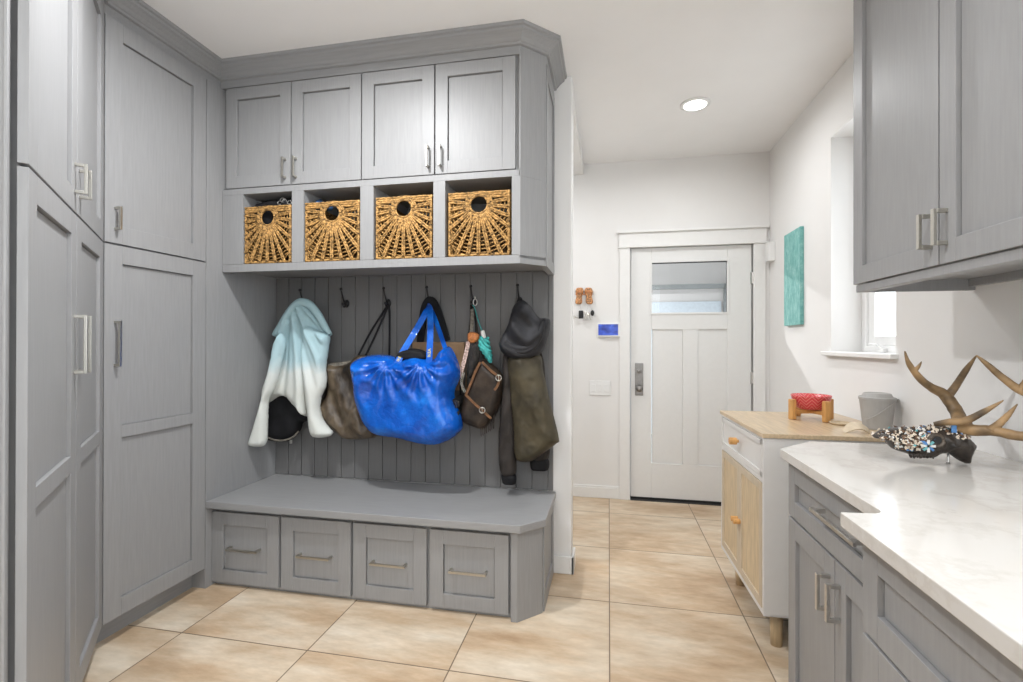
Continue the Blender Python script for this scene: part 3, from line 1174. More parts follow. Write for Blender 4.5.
# dark mouth of the bag with something black in it
m = MB()
m.blob(zo([(190, 290), (205, 262), (250, 255), (285, 268), (290, 292), (240, 296)], *S, Yc), Yc - .015, .05, .05, .02, None, .008)
m.build('mouth', M['blackcloth'], bl, smooth=True)
top = Vector((HX[3] + .004, 2.585, 1.475))
strap_pts = []
for (a, b), sgn in (((180, 322), 1), ((290, 318), -1)):
    p0 = zp(a, b, *S, Yc - .10)
    p1 = zp(a + (20 if sgn > 0 else 1), b - 48, *S, Yc - .055)
    p2 = zp((250 if sgn > 0 else 294), 190, *S, Yc + .0)
    p3 = zp(284 if sgn > 0 else 292, 128, *S, Yc + .05)
    q = catmull([p0, p1, p2, p3, top], 6)
    strap_pts.append(q)
    m = MB()
    m.strap(q, .035, .003)
    m.build('handle', M['tarp'], bl)
m = MB()
m.strap(catmull([zp(345, 262, *S, Yc + .03), zp(330, 220, *S, Yc + .06), zp(305, 150, *S, Yc + .09), top + Vector((.004, .015, 0))], 6), .026, .003)
m.build('handle', M['tarp'], bl)
# yellow lettering woven into the two front handles
def text_mesh(body, size):
    c = bpy.data.curves.new('lettering', 'FONT')
    c.body = body
    c.size = size
    c.align_x = 'CENTER'
    c.align_y = 'CENTER'
    c.extrude = .0004
    o = bpy.data.objects.new('lettering', c)
    COL.objects.link(o)
    bpy.context.view_layer.update()
    dg = bpy.context.evaluated_depsgraph_get()
    me = bpy.data.meshes.new_from_object(o.evaluated_get(dg))
    bpy.data.objects.remove(o)
    return me


for q, tt in ((strap_pts[0], .16), (strap_pts[1], .22)):
    me = text_mesh('IKEA', .024)
    me.materials.clear()
    me.materials.append(M['gold'])
    i = int(len(q) * tt) + 1
    p = q[i]
    tg_ = (q[i + 2] - q[i - 1]).normalized()
    s = tg_.cross(Vector((0, -1, 0))).normalized()
    n = s.cross(tg_).normalized()
    if n.y > 0:
        n = -n
    o = bpy.data.objects.new('lettering', me)
    COL.objects.link(o)
    side = tg_.cross(n)
    mt = Matrix.Identity(4)
    xa = tg_
    ya = n.cross(xa)
    for r_ in range(3):
        mt[r_][0], mt[r_][1], mt[r_][2], mt[r_][3] = xa[r_], ya[r_], n[r_], (p + n * .003)[r_]
    o.matrix_world = mt
    o.parent = bl

# satchel and its neighbours on the fifth hook
S = (440, 280, 4.27)
sa = thing('satchel', 'dark worn leather satchel with tan buckled straps hanging right of the blue bag', 'bag')
Ys = 2.53
m = MB()
m.blob(zo([(183, 338), (215, 352), (264, 398), (274, 432), (266, 500), (238, 578), (188, 634), (130, 622), (88, 592), (98, 505), (128, 432), (155, 368)], *S, Ys), Ys, .06, .05, .05, lambda x, z: .004 * noise.noise((x * 18, z * 18, 2)), .010)
m.build('pouch', M['leather'], sa, smooth=True)
for pts in (((180, 350), (215, 385), (252, 418), (246, 450), (232, 470)), ((108, 488), (150, 530), (185, 560), (218, 592)), ((172, 350), (150, 395), (132, 440), (112, 488))):
    m = MB()
    m.strap(catmull([zp(a, b, *S, Ys - .062) for a, b in pts], 5), .013, .005)
    m.build('strap', M['tan'], sa, .001)
for a, b in ((250, 418), (180, 556)):
    c = zp(a, b, *S, Ys - .070)
    m = MB()
    m.tube([c + Vector((.015 * math.cos(u), 0, .015 * math.sin(u))) for u in np.linspace(0, 2 * math.pi, 17)], .003, 6)
    m.tube([c + Vector((0, 0, -.015)), c + Vector((0, -.003, .015))], .002, 6)
    m.build('buckle', M['nickel'], sa, smooth=True)
m = MB()
for k in range(12):
    a = zp(172 + k * 5.5, 612 - k * 4, *S, Ys - .02)
    b = zp(176 + k * 5.0 + 4 * math.sin(k * 2.1), 668 - k * 3.2, *S, Ys - .02)
    m.strap([a, (a + b) / 2 + Vector((.002, -.003, 0)), b], .004, .002)
m.build('fringe', M['leather'], sa)
m = MB()
m.strap(catmull([zp(100, 520, *S, Ys + .02), zp(108, 380, *S, Ys + .03), zp(128, 230, *S, 2.58), Vector((HX[4] - .004, 2.612, 1.48))], 7), .013, .004)
m.build('shoulder_strap', M['leather'], sa)
m = MB()
m.strap(catmull([zp(190, 345, *S, Ys + .01), zp(165, 250, *S, Ys + .04), zp(150, 160, *S, 2.585), Vector((HX[4] + .004, 2.612, 1.48))], 7), .013, .004)
m.build('shoulder_strap', M['leather'], sa)

bi = thing('binoculars', 'small black binoculars dangling between the blue bag and the satchel', 'binoculars')
for a, b, cc, d in ((62, 530, 92, 500), (58, 577, 90, 552)):
    p = zp(a, b, *S, 2.44)
    q = zp(cc, d, *S, 2.56)
    m = MB()
    m.tube([p, p.lerp(q, .25), p.lerp(q, .3), p.lerp(q, .8), q], [.0255, .0255, .021, .020, .015], 20)
    bo = m.build('barrel', M['rubber'], bi, .002, smooth=False)
    dv = (q - p).normalized()
    MB().tube([p - dv * .0015, p - dv * .0005], .019, 20).build('lens', M['lens'], bo)
p, q = zp(66, 553, *S, 2.52), zp(80, 515, *S, 2.52)
MB().tube([zp(84, 512, *S, 2.53), zp(80, 562, *S, 2.53)], .012, 12).build('hinge', M['rubber'], bi)
m = MB()
m.strap(catmull([zp(90, 505, *S, 2.55), zp(88, 430, *S, 2.545), zp(115, 300, *S, 2.57), zp(132, 150, *S, 2.59), Vector((HX[4], 2.60, 1.472))], 7), .009, .003)
m.build('strap', M['blackcloth'], bi)

la = thing('lanyard', 'patterned ribbon lanyard with an orange charm hanging beside the teal tassel', 'lanyard')
m = MB()
m.strap(catmull([Vector((HX[4] + .006, 2.595, 1.455)), zp(138, 150, *S, 2.565), zp(134, 230, *S, 2.56)], 6), .020, .003)
m.build('webbing', M['strapgrey'], la)
m = MB()
m.blob(zo([(118, 230), (140, 222), (165, 232), (168, 252), (150, 268), (122, 266)], *S, 2.53), 2.53, .02, .02, .02, lambda x, z: .004 * noise.noise((x * 60, z * 60, 0)), .006)
m.build('charm', M['orange'], la, smooth=True)
m = MB()
m.strap(catmull([zp(122, 262, *S, 2.525), zp(112, 310, *S, 2.51), zp(98, 365, *S, 2.50), zp(84, 415, *S, 2.50)], 6), .022, .003)
m.build('ribbon', M['floral'], la)
m = MB()
c = zp(150, 95, *S, 2.575)
m.tube([c + Vector((.011 * math.cos(u), 0, .018 * math.sin(u))) for u in np.linspace(0, 2 * math.pi, 17)], .003, 6)
m.tube([c + Vector((0, 0, .018)), c + Vector((0, 0, .034))], .005, 8)
m.build('clip', M['steel'], la, smooth=True)
m = MB()
ch = catmull([zp(100, 400, *S, 2.495), zp(92, 440, *S, 2.49), zp(105, 475, *S, 2.49)], 6)
for i, p in enumerate(ch):
    m.tube([p + Vector((.006 * math.cos(u), .002 * math.sin(3 * u), .006 * math.sin(u))) for u in np.linspace(0, 2 * math.pi, 9)], .0015, 5)
m.build('chain', M['nickel'], la)

fu = MB().blob(zo([(132, 285), (150, 272), (168, 285), (172, 320), (160, 370), (140, 410), (124, 420), (118, 380), (122, 330)], *S, 2.515), 2.515, .025, .02, .03, lambda x, z: .006 * noise.noise((x * 90, z * 30, 4)), .006)
ft = thing('fur_tail', 'dark fluffy fur tail charm hanging above the satchel', 'charm')
fu.build('fur', M['fur'], ft, smooth=True)
MB().tube(catmull([zp(150, 275, *S, 2.515), zp(152, 200, *S, 2.56), zp(148, 120, *S, 2.595), Vector((HX[4] + .002, 2.60, 1.478))], 5), .0025, 6).build('cord', M['blackcloth'], ft)

tl = thing('tassel', 'teal knotted rope tassel with a white cap hanging above the satchel', 'tassel')
cord = catmull([zp(178, 215, *S, 2.52), zp(162, 170, *S, 2.56), zp(148, 120, *S, 2.59), Vector((HX[4] + .006, 2.602, 1.478))], 5)
MB().tube(cord, .003, 6).build('cord', M['teal'], tl)
c0 = zp(181, 216, *S, 2.52)
c1 = zp(188, 250, *S, 2.52)
MB().tube([c0, c0.lerp(c1, .15), c1], [.009, .012, .013], 14).build('cap', M['pearl'], tl, smooth=True)
ax = catmull([zp(188, 248, *S, 2.52), zp(190, 285, *S, 2.515), zp(203, 315, *S, 2.515), zp(216, 348, *S, 2.52)], 8)
for k in range(5):
    m = MB()
    pts = []
    for i, p in enumerate(ax):
        u = i / (len(ax) - 1)
        rr = .022 * math.sin(math.pi * min(1, .25 + u * .8)) + .004
        a = u * 7 + k * 2 * math.pi / 5
        pts.append(p + Vector((rr * math.cos(a), rr * .7 * math.sin(a), .006 * math.sin(a * 2))))
    m.tube(pts, .0085, 8)
    m.build('strand', M['teal'], tl, smooth=True)

# olive jacket with a black hood
S = (490, 280, 3.1)
ja = thing('jacket', 'olive waxed jacket with a black hood hanging from the rightmost hook', 'jacket')
Yj = 2.55
m = MB()
m.blob(zo([(60, 235), (150, 228), (166, 285), (186, 372), (214, 488), (206, 506), (152, 546), (120, 562), (80, 548), (74, 450), (62, 330)], *S, Yj), Yj - .01, .065, .05, .055, lambda x, z: .012 * math.sin(30 * x + 9 * z + 2 * math.sin(5 * z)) + .012 * (1 - 2 * abs(noise.noise((x * 9, z * 6, 3)))) + .006 * (1 - 2 * abs(noise.noise((x * 22, z * 17, 8)))), .009)
m.build('body', M['olive'], ja, smooth=True)
m = MB()
m.blob(zo([(42, 232), (66, 240), (72, 350), (78, 450), (80, 520), (79, 602), (34, 599), (27, 500), (34, 400), (39, 300)], *S, Yj - .02), Yj - .02, .04, .035, .03, lambda x, z: .004 * math.sin(z * 45 + 3 * math.sin(x * 40)) + .006 * noise.noise((x * 25, z * 18, 2)), .010)
sl = m.build('sleeve', M['umber'], ja, smooth=True)
m = MB()
m.blob(zo([(37, 600), (78, 602), (79, 631), (60, 635), (41, 630)], *S, Yj - .02), Yj - .02, .034, .03, .02, lambda x, z: .002 * math.sin(x * 500), .007)
m.build('cuff', M['blackcloth'], sl, smooth=True)
m = MB()
m.blob(zo([(150, 232), (166, 245), (174, 320), (184, 400), (186, 480), (180, 556), (130, 552), (140, 400)], *S, 2.61), 2.605, .03, .03, .03, None, .014)
sl = m.build('sleeve', M['umber'], ja, smooth=True)
m = MB()
m.blob(zo([(130, 552), (180, 554), (180, 588), (155, 592), (128, 586)], *S, 2.61), 2.605, .03, .025, .02, lambda x, z: .002 * math.sin(x * 500), .007)
m.build('cuff', M['blackcloth'], sl, smooth=True)
m = MB()
m.blob(zo([(96, 62), (72, 84), (56, 138), (30, 195), (38, 226), (66, 246), (102, 250), (145, 238), (170, 206), (187, 126), (152, 116), (122, 76)], *S, Yj - .03), Yj - .03, .085, .05, .06,
       lambda x, z: .016 * math.sin(70 * math.hypot(x + .40, (z - 1.44) * .75) + 3 * noise.noise((x * 8, z * 8, 1))) + .008 * noise.noise((x * 18, z * 18, 4)), .009)
hd = m.build('hood', M['hood'], ja, smooth=True)
m = MB()
for off, (r0) in ((0, .018), (.03, .015)):
    pts = [zp(a, b + off * 300 - 14, *S, Yj - .098) for a, b in ((48, 205), (72, 222), (105, 226), (138, 208), (158, 170), (163, 140))]
    m.tube(catmull(pts, 6), [.008, r0, r0, r0, r0, .006], 10)
m.build('hood_fold', M['hood'], hd, smooth=True)

# ------------------------------------------------------------------ far wall bits
S = (565, 280, 10.49)
Yw = YFAR - .012
kr = thing('key_rack', 'pair of little orange sandals hung as a key rack left of the door', 'key rack')


def sandal(cx, s):
    c = zp(cx, 130, *S, Yw)
    toe, heel = zp(cx, 82, *S, Yw).z, zp(cx + s * 8, 258, *S, Yw).z
    L = toe - heel
    w = .038
    ol = []
    for u, ww in ((0, .55), (.12, .85), (.25, .95), (.42, .72), (.58, .66), (.75, .80), (.88, .78), (.97, .45)):
        ol.append((u, ww))
    left = [(c.x - w * ww * .95 - s * .010 * u, toe - u * L) for u, ww in ol]
    right = [(c.x + w * ww * .95 - s * .010 * u, toe - u * L) for u, ww in ol[::-1]]
    m = MB()
    m.blob(left + right, Yw, .012, .010, .006, None, .006)
    so = m.build('sandal', M['insole'], kr, smooth=True)
    m = MB()
    mid = Vector((c.x, Yw - .016, toe - .18 * L))
    for k in (-1, 1):
        m.strap(catmull([mid, mid + Vector((k * .014, -.012, -.012)), Vector((c.x + k * .032, Yw - .012, toe - .42 * L))], 5), .009, .003)
    m.build('strap', M['orange'], so)


sandal(155, 1)
sandal(245, -1)
ky = thing('key_bunch', 'bunch of keys and dark fobs hanging below the sandal key rack', 'keys')
m = MB()
m.box(*(lambda p, q: (p.x, q.x, Yw - .03, Yw - .008, q.z, p.z))(zp(145, 322, *S, Yw), zp(195, 405, *S, Yw)))
m.build('fob', M['rubber'], ky, .006)
m = MB()
p = zp(288, 348, *S, Yw)
m.lathe([(.004, -.012), (.014, -.010), (.016, 0), (.014, .01), (.003, .012)], (p.x, p.y - .012, p.z), 14, 'Y', 1, 1.5)
m.build('fob', M['rubber'], ky, smooth=True)
for (a, b, an) in ((215, 370, .2), (235, 375, -.1), (258, 385, .35), (120, 395, 1.3)):
    m = MB()
    c = zp(a, b, *S, Yw - .012)
    d = Vector((math.sin(an), 0, -math.cos(an)))
    s = Vector((math.cos(an), 0, math.sin(an)))
    m.tube([c - d * .02 + s * .009 * math.cos(u) + d * .009 * math.sin(u) for u in np.linspace(0, 6.283, 13)], .003, 6)
    m.strap([c - d * .014, c + d * .03], .008, .003)
    m.build('key', M['nickel'], ky)
for a, b in (((170, 322), (158, 262)), ((225, 345), (245, 258)), ((288, 325), (255, 258))):
    m = MB()
    m.tube([zp(*a, *S, Yw - .006), zp(*b, *S, Yw - .006)], .0015, 6)
    m.build('cord', M['steel'], ky)

sx = (zp(338, 452, *S, YFAR), zp(578, 598, *S, YFAR))
sc1 = thing('control_panel', 'white wall touch panel with a lit blue screen left of the door', 'control panel')
MB().box(sx[0].x, sx[1].x, YFAR - .022, YFAR, sx[1].z, sx[0].z).build('housing', M['white'], sc1, .006)
s0, s1 = zp(350, 466, *S, YFAR), zp(556, 580, *S, YFAR)
MB().box(s0.x, s1.x, YFAR - .0235, YFAR - .021, s1.z, s0.z).build('screen', M['screen'], sc1)
a, b = PY(589.5, 380.5, YFAR), PY(610.5, 395.5, YFAR)
sw = thing('switch_plate', 'white three-gang light switch plate left of the door', 'switch')
MB().box(a.x, b.x, YFAR - .006, YFAR, b.z, a.z).build('plate', M['white'], sw, .003)
wv = (b.x - a.x) / 3.9
for k in range(3):
    c = a.x + (b.x - a.x) * (.2 + .3 * k)
    MB().box(c - wv * .36, c + wv * .36, YFAR - .010, YFAR - .004, b.z + (a.z - b.z) * .24, b.z + (a.z - b.z) * .76).build('rocker', M['white'], sw, .002)
cb = thing('door_chime', 'small white box high on the right wall beside the door casing', 'box')
m = MB()
zt, zb = PX(771, 243, 1.2).z, PX(771, 262, 1.2).z
m.box(XR - .045, XR, 3.90, 3.985, zb, zt)
m.build('cover', M['white'], cb, .005)
MB().box(XR - .047, XR - .045, 3.915, 3.97, zb + .02, zt - .05).build('grille', M['trim'], cb, .001)

# teal wall sign
ps = thing('wall_sign', 'weathered teal wooden sign hanging on the right wall near the door', 'sign')
xs = XR - .024
MB().box(xs, XR - .001, PX(800, 280, xs).y, PX(784, 280, xs).y, PX(784, 326, xs).z, PX(784, 236, xs).z).build('board', M['sign'], ps, .002)

# ------------------------------------------------------------------ console
con = thing('console_cabinet', 'white console cabinet with wooden top, pale wood doors and wooden knobs', 'cabinet', (.602, 2.812, 0), R(-88.5))
LC, DC, HT = .675, .565, .90
m = MB()
m.box(0, LC, .018, DC, .155, .165).box(0, .018, 0, DC, .155, HT - .018).box(LC - .018, LC, 0, DC, .155, HT - .018)
m.box(0, LC, DC - .012, DC, .155, HT - .018).box(.018, LC - .018, .0, DC, .155, .175).box(.018, LC - .018, 0, .03, .695, .715).box(.018, LC - .018, .0, .03, HT - .03, HT - .018)
m.build('carcass', M['console'], con, .002)
m = MB()
m.box(-.006, LC + .006, -.006, DC + .004, HT - .018, HT)
m.build('top', M['oak'], con, .002)
for x in (.08, LC - .08):
    for y in (.075, DC - .06):
        m = MB()
        m.lathe([(.022, 0), (.026, .155)], (x, y, 0), 20)
        m.build('leg', M['cane'], con, smooth=True)
d = MB()
x0, x1, z0, z1 = .020, LC - .020, .717, HT - .032
d.box(x0, x0 + .022, -.002, .016, z0, z1).box(x1 - .022, x1, -.002, .016, z0, z1).box(x0, x1, -.002, .016, z0, z0 + .022).box(x0, x1, -.002, .016, z1 - .022, z1).box(x0, x1, .004, .016, z0, z1)
dr = d.build('drawer', M['console'], con, .0015)
m = MB()
m.tube([(LC / 2 - .004, -.002, .80), (LC / 2 - .004, -.015, .80)], .008, 12)
m.tube([(LC / 2 - .004, -.012, .80), (LC / 2 - .004, -.045, .80)], .017, 18)
m.build('knob', M['knob'], dr, .002)
for k in range(2):
    x0 = .020 + k * (LC - .04) / 2 + .001
    x1 = x0 + (LC - .04) / 2 - .002
    z0, z1 = .178, .692
    d = MB()
    st = .034
    d.box(x0, x0 + st, -.002, .016, z0, z1).box(x1 - st, x1, -.002, .016, z0, z1).box(x0 + st, x1 - st, -.002, .016, z0, z0 + st).box(x0 + st, x1 - st, -.002, .016, z1 - st, z1)
    do = d.build('door', M['canef'], con, .0015)
    MB().box(x0 + st, x1 - st, .004, .012, z0 + st, z1 - st).build('door_inset', M['cane'], do)
    kx = x1 - .018 if k == 0 else x0 + .018
    m = MB()
    m.tube([(kx, -.002, .425), (kx, -.034, .425)], .012, 16)
    m.build('knob', M['knob'], do, .002)

# bowl on its stand
bc = Vector((1.015, 2.74, HT))
pz = PZ(811, 419, HT)
bc = Vector((pz.x, pz.y, HT))
st_ = thing('bowl_stand', 'four-legged wooden stand under the red bowl on the console', 'stand', bc, R(18))
SR = .098
for k in range(4):
    a = k * math.pi / 2
    m = MB()
    mt = Matrix.Rotation(a, 4, 'Z')
    m.box(SR - .012, SR + .012, -.015, .015, 0, .098, mt)
    m.build('leg', M['knob'], st_, .004)
m = MB()
m.box(-SR + .012, SR - .012, -.010, .010, .028, .048).box(-.010, .010, -SR + .012, SR - .012, .030, .046)
m.build('cross_bar', M['knob'], st_, .002)
bw = MB().lathe([(.004, .0), (.050, .0), (.062, .006), (.078, .035), (.085, .06), (.087, .068), (.083, .068), (.074, .035), (.055, .012), (.004, .010)], (0, 0, 0), 40)
bo = bw.build('pet_bowl', M['zig'], None, smooth=True, loc=(bc.x, bc.y, HT + .049))
tag(bo, 'red zigzag patterned bowl sitting in the wooden stand on the console', 'bowl')

# lidded pail
pc = Vector((1.134, 2.355, HT))
pt = thing('lidded_pail', 'small grey plastic pail with a lid on the console by the wall', 'pail', pc)
pt.scale = (.91, .91, .97)
MB().lathe([(.004, 0), (.052, 0), (.056, .004), (.070, .128), (.070, .132), (.004, .132)], (0, 0, 0), 36).build('bucket', M['pail'], pt, smooth=False)
m = MB()
m.lathe([(.074, .130), (.074, .141), (.070, .143), (.066, .141), (.062, .143), (.054, .158), (.050, .160), (.040, .156), (.004, .156)], (0, 0, 0), 36)
m.box(.066, .088, -.016, .016, .132, .136)
m.build('lid', M['pail'], pt)
m = MB()
hpts = [(-.066, -.030, .045), (-.058, -.052, .05), (-.028, -.072, .075), (.008, -.078, .105), (.04, -.066, .122), (.062, -.04, .128)]
m.tube(catmull(hpts, 6), .0022, 6)
m.build('bail', M['pail'], pt, smooth=True)
# small curved horn scoop and a low wooden tray between them
m = MB()
p = PZ(857, 433, HT)
q = []
for i, u in enumerate(np.linspace(-1, 1, 13)):
    zc = .028 * (1 - u * u) + .002
    q.append(Vector((p.x + u * .048, p.y, HT + zc)))
m.strap(q, [.016 + .030 * (1 - u * u) for u in np.linspace(-1, 1, 13)], .005, (0, -.5, .86))
hs = m.build('horn_scoop', M['shell'], None, .001)
tag(hs, 'pale arched horn scoop lying on the console in front of the pail', 'scoop')
p = PZ(841, 424.5, HT)
m = MB()
m.lathe([(.004, 0), (.038, 0), (.048, .010), (.045, .010), (.036, .004), (.004, .004)], (0, 0, 0), 30)
tr = m.build('shallow_dish', M['cane'], None, smooth=True, loc=(p.x, p.y, HT))
tag(tr, 'shallow pale wooden dish on the console between bowl and pail', 'dish')

# ------------------------------------------------------------------ right: base cabinets, counter, wall cabinet
ZTOP = .914
base = thing('base_cabinet', 'grey base cabinet with one drawer over two doors, beside the console', 'cabinet', (.617, 1.79, 0), R(-90))
LB = .66
SPL = .345
m = MB()
m.prism([(0, 0), (LB, 0), (LB, .58), (-.12, .58), (-.12, .12)], .1, .884)
m.build('carcass', M['cab'], base, .002)
MB().box(.05, LB, .06, .55, 0, .1).build('toe_kick', M['cab_h'], base)
d = shaker(base, .002, LB - .003, .693, .866, st=.055, name='drawer', y0=-.022, t=.022)
pa, pb = PX(809, 511.5, .56), PX(853, 541, .56)
pull_h(d, 1.79 - pa.y, 1.79 - pb.y, (pa.z + pb.z) / 2, yf=-.022, out=.036, mat=M['steel'])
for k in range(2):
    a, b = ((.002, SPL), (SPL, LB - .003))[k]
    d = shaker(base, a, b, .105, .689, st=.06, y0=-.022, t=.022)
    hx = SPL + (-.03, .03)[k]
    pull_v(d, hx, .535, .635, yf=-.022, out=.035, th=.011, mat=M['steel'])

sink = thing('sink_base_cabinet', 'grey base cabinet standing forward under the counter, nearest the camera', 'cabinet', (.530, 1.128, 0), R(-90))
LS = .90
m = MB()
m.box(0, LS, 0, .67, .1, .884)
m.build('carcass', M['cab'], sink, .002)
MB().box(0, LS, .06, .6, 0, .1).build('toe_kick', M['cab_h'], sink)
shaker(sink, .012, LS - .002, .684, .878, st=.055, name='drawer_front', y0=-.020, t=.02)
for k in range(2):
    a = .012 + k * (LS - .014) / 2
    d = shaker(sink, a, a + (LS - .014) / 2 - .001, .105, .680, st=.06)
    hx = (LS / 2 - .025) if k == 0 else (LS / 2 + .037)
    pull_v(d, hx, .515, .635, mat=M['steel'])

# continuous quartz counter with a rounded step
m = MB()
arc = []
for k in range(7):
    a = R(90 * k / 6)
    arc.append((.566 - .03 + .03 * math.sin(a), 1.142 + .03 - .03 * math.cos(a) * 1.0))
poly = [(.566, 1.776), (.566, 1.172)] + [(.566 - .028 * (1 - math.cos(a)), 1.170 - .028 * math.sin(a)) for a in [R(15 * k) for k in range(1, 7)]] + [(.478, 1.136), (.478, .20), (XR - .001, .20), (XR - .001, 1.93), (.715, 1.93)]
m.prism(poly, .884, ZTOP)
ct = m.build('countertop', M['quartz'], None, .002)
tag(ct, 'white veined quartz countertop with a stepped front edge', 'countertop')

upc = thing('hanging_cabinet', 'grey two-door wall cabinet hanging on the right over the counter', 'cabinet', (.870, 1.918, 0), R(-90))
LU = .908
m = MB()
m.box(0, LU, 0, .338, 1.485, 2.64).box(0.0, LU, -.012, .02, 1.448, 1.473).box(0, .018, .02, .338, 1.448, 1.486).box(LU - .018, LU, .02, .338, 1.448, 1.486)
m.box(.018, LU - .018, .318, .338, 1.460, 1.486)
m.build('carcass', M['cab'], upc, .0015)
for k in range(2):
    a = -.004 + k * .456
    d = shaker(upc, a, a + .454, 1.474, 2.62, st=.06, y0=-.020)
    hx = (.452 - .03) if k == 0 else (.452 + .03)
    pull_v(d, hx, 1.522, 1.616, yf=-.02, out=.034, th=.011)
sw_ = MB()
sw_.box(-.02, LU, -.03, .338, 2.64, 2.70).box(-.05, LU, -.06, .338, 2.70, 2.7395)
sw_.build('crown', M['cab_h'], upc, .006)

# ------------------------------------------------------------------ antlered skull on the counter
sk = thing('mounted_skull', 'dark antlered deer skull covered in shell mosaic lying on the quartz counter', 'skull')
Yq = 1.66
S = (860, 410, 7.87)
sko = zo([(103, 205), (130, 180), (180, 155), (260, 140), (360, 132), (470, 132), (560, 125), (640, 122), (730, 118), (800, 150), (840, 210), (870, 240), (895, 275), (880, 310), (855, 360), (845, 418), (800, 408), (735, 370), (700, 338), (660, 338), (610, 345), (575, 365), (520, 378), (450, 370), (395, 350), (330, 330), (275, 312), (230, 285), (205, 248), (160, 228), (120, 222)], *S, Yq)
m = MB()
m.blob(sko, Yq, .046, .046, .045, lambda x, z: .007 * noise.noise((x * 55, z * 55, 0)) + .004 * noise.noise((x * 130, z * 130, 3)), .005)
m.build('skull_bone', M['skull'], sk, smooth=True)
c = zp(600, 240, *S, Yq - .047)
m = MB()
m.tube([c + Vector((.018 * math.cos(u), .002 * math.sin(2 * u), .017 * math.sin(u))) for u in np.linspace(0, 2 * math.pi, 21)], .0055, 8)
e_ = m.build('eye_socket', M['bonerim'], sk, smooth=True)
m = MB()
m.lathe([(.003, .001), (.012, .0015), (.0175, .002), (.0175, -.004), (.003, -.004)], (c.x, c.y, c.z), 20, 'Y')
m.build('socket_shade', M['dark'], e_, smooth=True)  # flat dark disc, the hollow's shade painted on
# teeth under the jaw
for k in range(7):
    p = zp(400 + k * 26, 358 + (k % 2) * 4, *S, Yq - .028)
    m = MB()
    m.tube([p + Vector((0, 0, .008)), p, p - Vector((0, 0, .007))], [.006, .0055, .002], 8)
    m.build('tooth', M['skull'], sk, smooth=True)
for a, b in ((575, 385), (470, 382)):
    p = zp(a, b, *S, Yq)
    MB().tube([p + Vector((0, 0, .02)), p], [.006, .0015], 8).build('bone_spur', M['skull'], sk, smooth=True)
p = zp(693, 350, *S, Yq)
MB().tube([Vector((p.x, p.y, p.z + .02)), Vector((p.x, p.y, ZTOP + .006)), Vector((p.x, p.y, ZTOP))], [.003, .003, .006], 10).build('support_post', M['steel'], sk, smooth=True)
# mosaic shards
rg = random.Random(3)
m = MB()
B = np.array(sko)
zl = [(x, z) for x, z in sko]


def in_poly(x, z):
    r = False
    for (x1, z1), (x2, z2) in zip(zl, zl[1:] + zl[:1]):
        if (z1 > z) != (z2 > z) and x < (x2 - x1) * (z - z1) / (z2 - z1) + x1:
            r = not r
    return r


def edge_d(x, z):
    best = 9
    for (x1, z1), (x2, z2) in zip(zl, zl[1:] + zl[:1]):
        ex, ez = x2 - x1, z2 - z1
        t = max(0, min(1, ((x - x1) * ex + (z - z1) * ez) / (ex * ex + ez * ez + 1e-12)))
        best = min(best, math.hypot(x1 + ex * t - x, z1 + ez * t - z))
    return best


cnt = 0
flower = zp(450, 255, *S, Yq)
while cnt < 460:
    a, b = rg.uniform(105, 830), rg.uniform(118, 330)
    lim = 300 - max(0, a - 420) * .9 if a < 620 else 205 - max(0, a - 620) * .0
    if a < 230:
        lim = 245
    if b > lim or (abs(a - 600) < 75 and b > 170):
        continue
    q = zp(a, b, *S, Yq)
    if not in_poly(q.x, q.z):
        continue
    dd_ = edge_d(q.x, q.z)
    kk = math.sqrt(max(0, 1 - (1 - min(dd_ / .045, 1)) ** 2))
    side = -1 if rg.random() < .75 else 1
    pos = Vector((q.x, Yq + side * (.046 * kk + .003), q.z + (1 - kk) * .001))
    sz = rg.uniform(.0026, .0062)
    mt = Matrix.Translation(pos) @ Matrix.Rotation(rg.uniform(0, 6.28), 4, 'Y') @ Matrix.Rotation(rg.uniform(-.5, .5), 4, 'X') @ Matrix.Rotation((1 - kk) * -1.0 * side * -1, 4, 'X')
    m.mi = rg.choices((0, 1, 2, 3, 4), (5, 2.2, .6, .35, 4.5))[0]
    if math.hypot(q.x - flower.x, q.z - flower.z) < .014:
        m.mi = rg.choice((1, 3, 2, 1))
    nn = rg.choice((3, 4, 4, 5))
    a0_ = rg.uniform(0, 6)
    cor = [(sz * rg.uniform(.7, 1.3) * math.cos(a0_ + 6.283 * i / nn), sz * rg.uniform(.5, 1.0) * math.sin(a0_ + 6.283 * i / nn)) for i in range(nn)]
    m.rings([[mt @ Vector((u, -.0012, v)) for u, v in cor], [mt @ Vector((u, .0012, v)) for u, v in cor]])
    cnt += 1
for k in range(8):
    a = k * math.pi / 4
    m.mi = (1, 3, 1, 2)[k % 4]
    mt = Matrix.Translation(Vector((flower.x, Yq - .052, flower.z))) @ Matrix.Rotation(a, 4, 'Y')
    m.box(.004, .018, -.0012, .0012, -.0032, .0032, mt)
bp = zp(735, 145, *S, Yq - .036)
m.mi = 3
m.box(bp.x - .006, bp.x + .006, bp.y - .004, bp.y, bp.z - .012, bp.z + .014)
m.build('shell_mosaic', [M['cream'], M['pearl'], M['turq'], M['bluesh'], M['umbersh']], sk)

A = lambda x, y, Y: PY(x, y, Y)


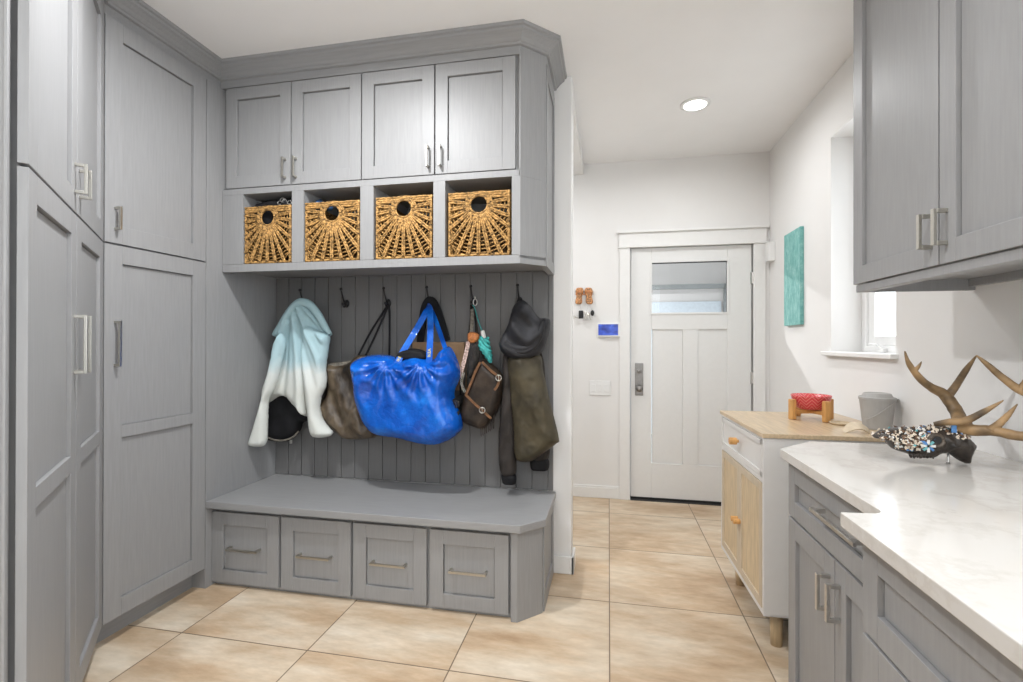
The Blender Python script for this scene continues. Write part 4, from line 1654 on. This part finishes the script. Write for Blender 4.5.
def antler(parent, name, beam, rad, tines):
    m = MB()
    pts = catmull(beam, 7)
    r_ = list(np.interp(np.linspace(0, 1, len(pts)), np.linspace(0, 1, len(rad)), rad))
    pts = [p + Vector(noise.noise_vector(p * 14)) * .0025 for p in pts]
    m.tube(pts, [q * (1 + .10 * noise.noise(p * 60)) for p, q in zip(pts, r_)], 14)
    o = m.build(name, M['antler'], parent, smooth=True)
    for tp, tr in tines:
        m = MB()
        q = catmull(tp, 7)
        m.tube(q, tr, 12)
        m.build('tine', M['antler'], o, smooth=True)
    return o


y1 = 1.74
antler(sk, 'antler', [A(960, 421, 1.70), A(955, 410, y1), A(944.5, 395, y1 + .02), A(932, 388, y1 + .02), A(918.5, 377, y1), A(909.5, 364, y1 - .02), A(905, 351.5, y1 - .03)],
       [.020, .0175, .0165, .0125, .0105, .0075, .0015],
       [([A(946, 398, y1 + .02), A(955, 387, y1 + .02), A(966, 370, y1), A(976.5, 355.5, y1 - .03)], [.0135, .0105, .0085, .0015]),
        ([A(914, 371, y1), A(918.5, 366.5, y1), A(921.5, 361.5, y1)], [.0085, .005, .001])])
y2 = 1.58
antler(sk, 'antler', [A(958, 428, 1.64), A(975, 430.5, 1.61), A(995, 431, y2), A(1022, 436, y2 - .05), A(1050, 434, y2 - .09), A(1066, 418, y2 - .10), A(1050, 402, y2 - .08), A(1022, 391, y2 - .05), A(1004, 378, y2 - .04), A(988, 365, y2 - .04), A(976.5, 355.5, y2 - .04)],
       [.018, .0155, .0145, .0125, .0115, .0105, .0105, .0105, .0095, .007, .0015],
       [([A(990, 431, y2), A(999, 424, y2), A(1008, 415, y2 - .01), A(1017.5, 404, y2 - .02)], [.013, .0095, .007, .0012]),
        ([A(1020, 390, y2 - .05), A(1026, 381, y2 - .05), A(1034, 368, y2 - .05)], [.009, .007, .001])])
m = MB()
q = catmull([A(934, 424, 1.64), A(950, 422, 1.62), A(966, 420.5, 1.61), A(985, 411, 1.60), A(1003.5, 400.3, 1.58)], 7)
m.tube(q, [.006, .010, .0105, .008, .0012], 12)
m.build('brow_tine', M['antler'], sk, smooth=True)
q = [PY(962, 425, 1.68) + Vector((0, 0, -.006)), PY(962, 425, 1.68) + Vector((0, 0, .012))]
MB().tube(q, [.026, .022], 16).build('pedicle', M['antler'], sk, smooth=True)

# ------------------------------------------------------------------ the garage seen through the door glass
g = MB()
g.box(-3, 1.93, 4.23, 9, 2.42, 2.5)
struct(g.build('ceiling_garage', M['ceil']))
struct(MB().box(-3, 1.93, 4.15, 9, -.1, -.02).build('floor_garage', plain('concrete', (.4, .4, .4), .8)))
struct(MB().box(1.85, 1.93, 4.23, 7.2, -.02, 2.42).box(-3, 1.85, 7.06, 7.2, -.02, 2.42).box(-3, -2.9, 4.23, 7.06, -.02, 2.42).build('wall_garage', M['wall']))
ceiling_lamp('fill_garage', -.3, 5.4, 75).location.z = 2.40  # added fill to brighten the garage behind the glass
gd = thing('garage_door', 'garage overhead door and its track seen through the entry door glass', 'garage door')
m = MB()
for k in range(4):
    m.box(-2.4, 1.5, 7.0 + .002 * k, 7.04, .0 + k * .46, .455 + k * .46)
m.build('door_panel', plain('pale_blue_white_panel', (.62, .70, .76), .5), gd, .004)
m = MB()
m.box(-2.6, 1.8, 6.88, 6.95, 2.0, 2.06)
m.build('torsion_bar', M['alu'], gd)
m = MB()
m.box(1.52, 1.58, 6.9, 6.98, 0, 2.0)
m.box(1.52, 1.58, 5.4, 6.9, 2.0, 2.05)
m.build('track', M['alu'], gd)
op = thing('door_opener', 'grey garage door opener hanging from the garage ceiling behind the glass', 'opener')
MB().box(.42, .60, 5.7, 5.95, 2.28, 2.40).build('motor_box', M['alu'], op, .01)
MB().box(.44, .47, 5.95, 7.0, 2.34, 2.37).build('rail', M['alu'], op)
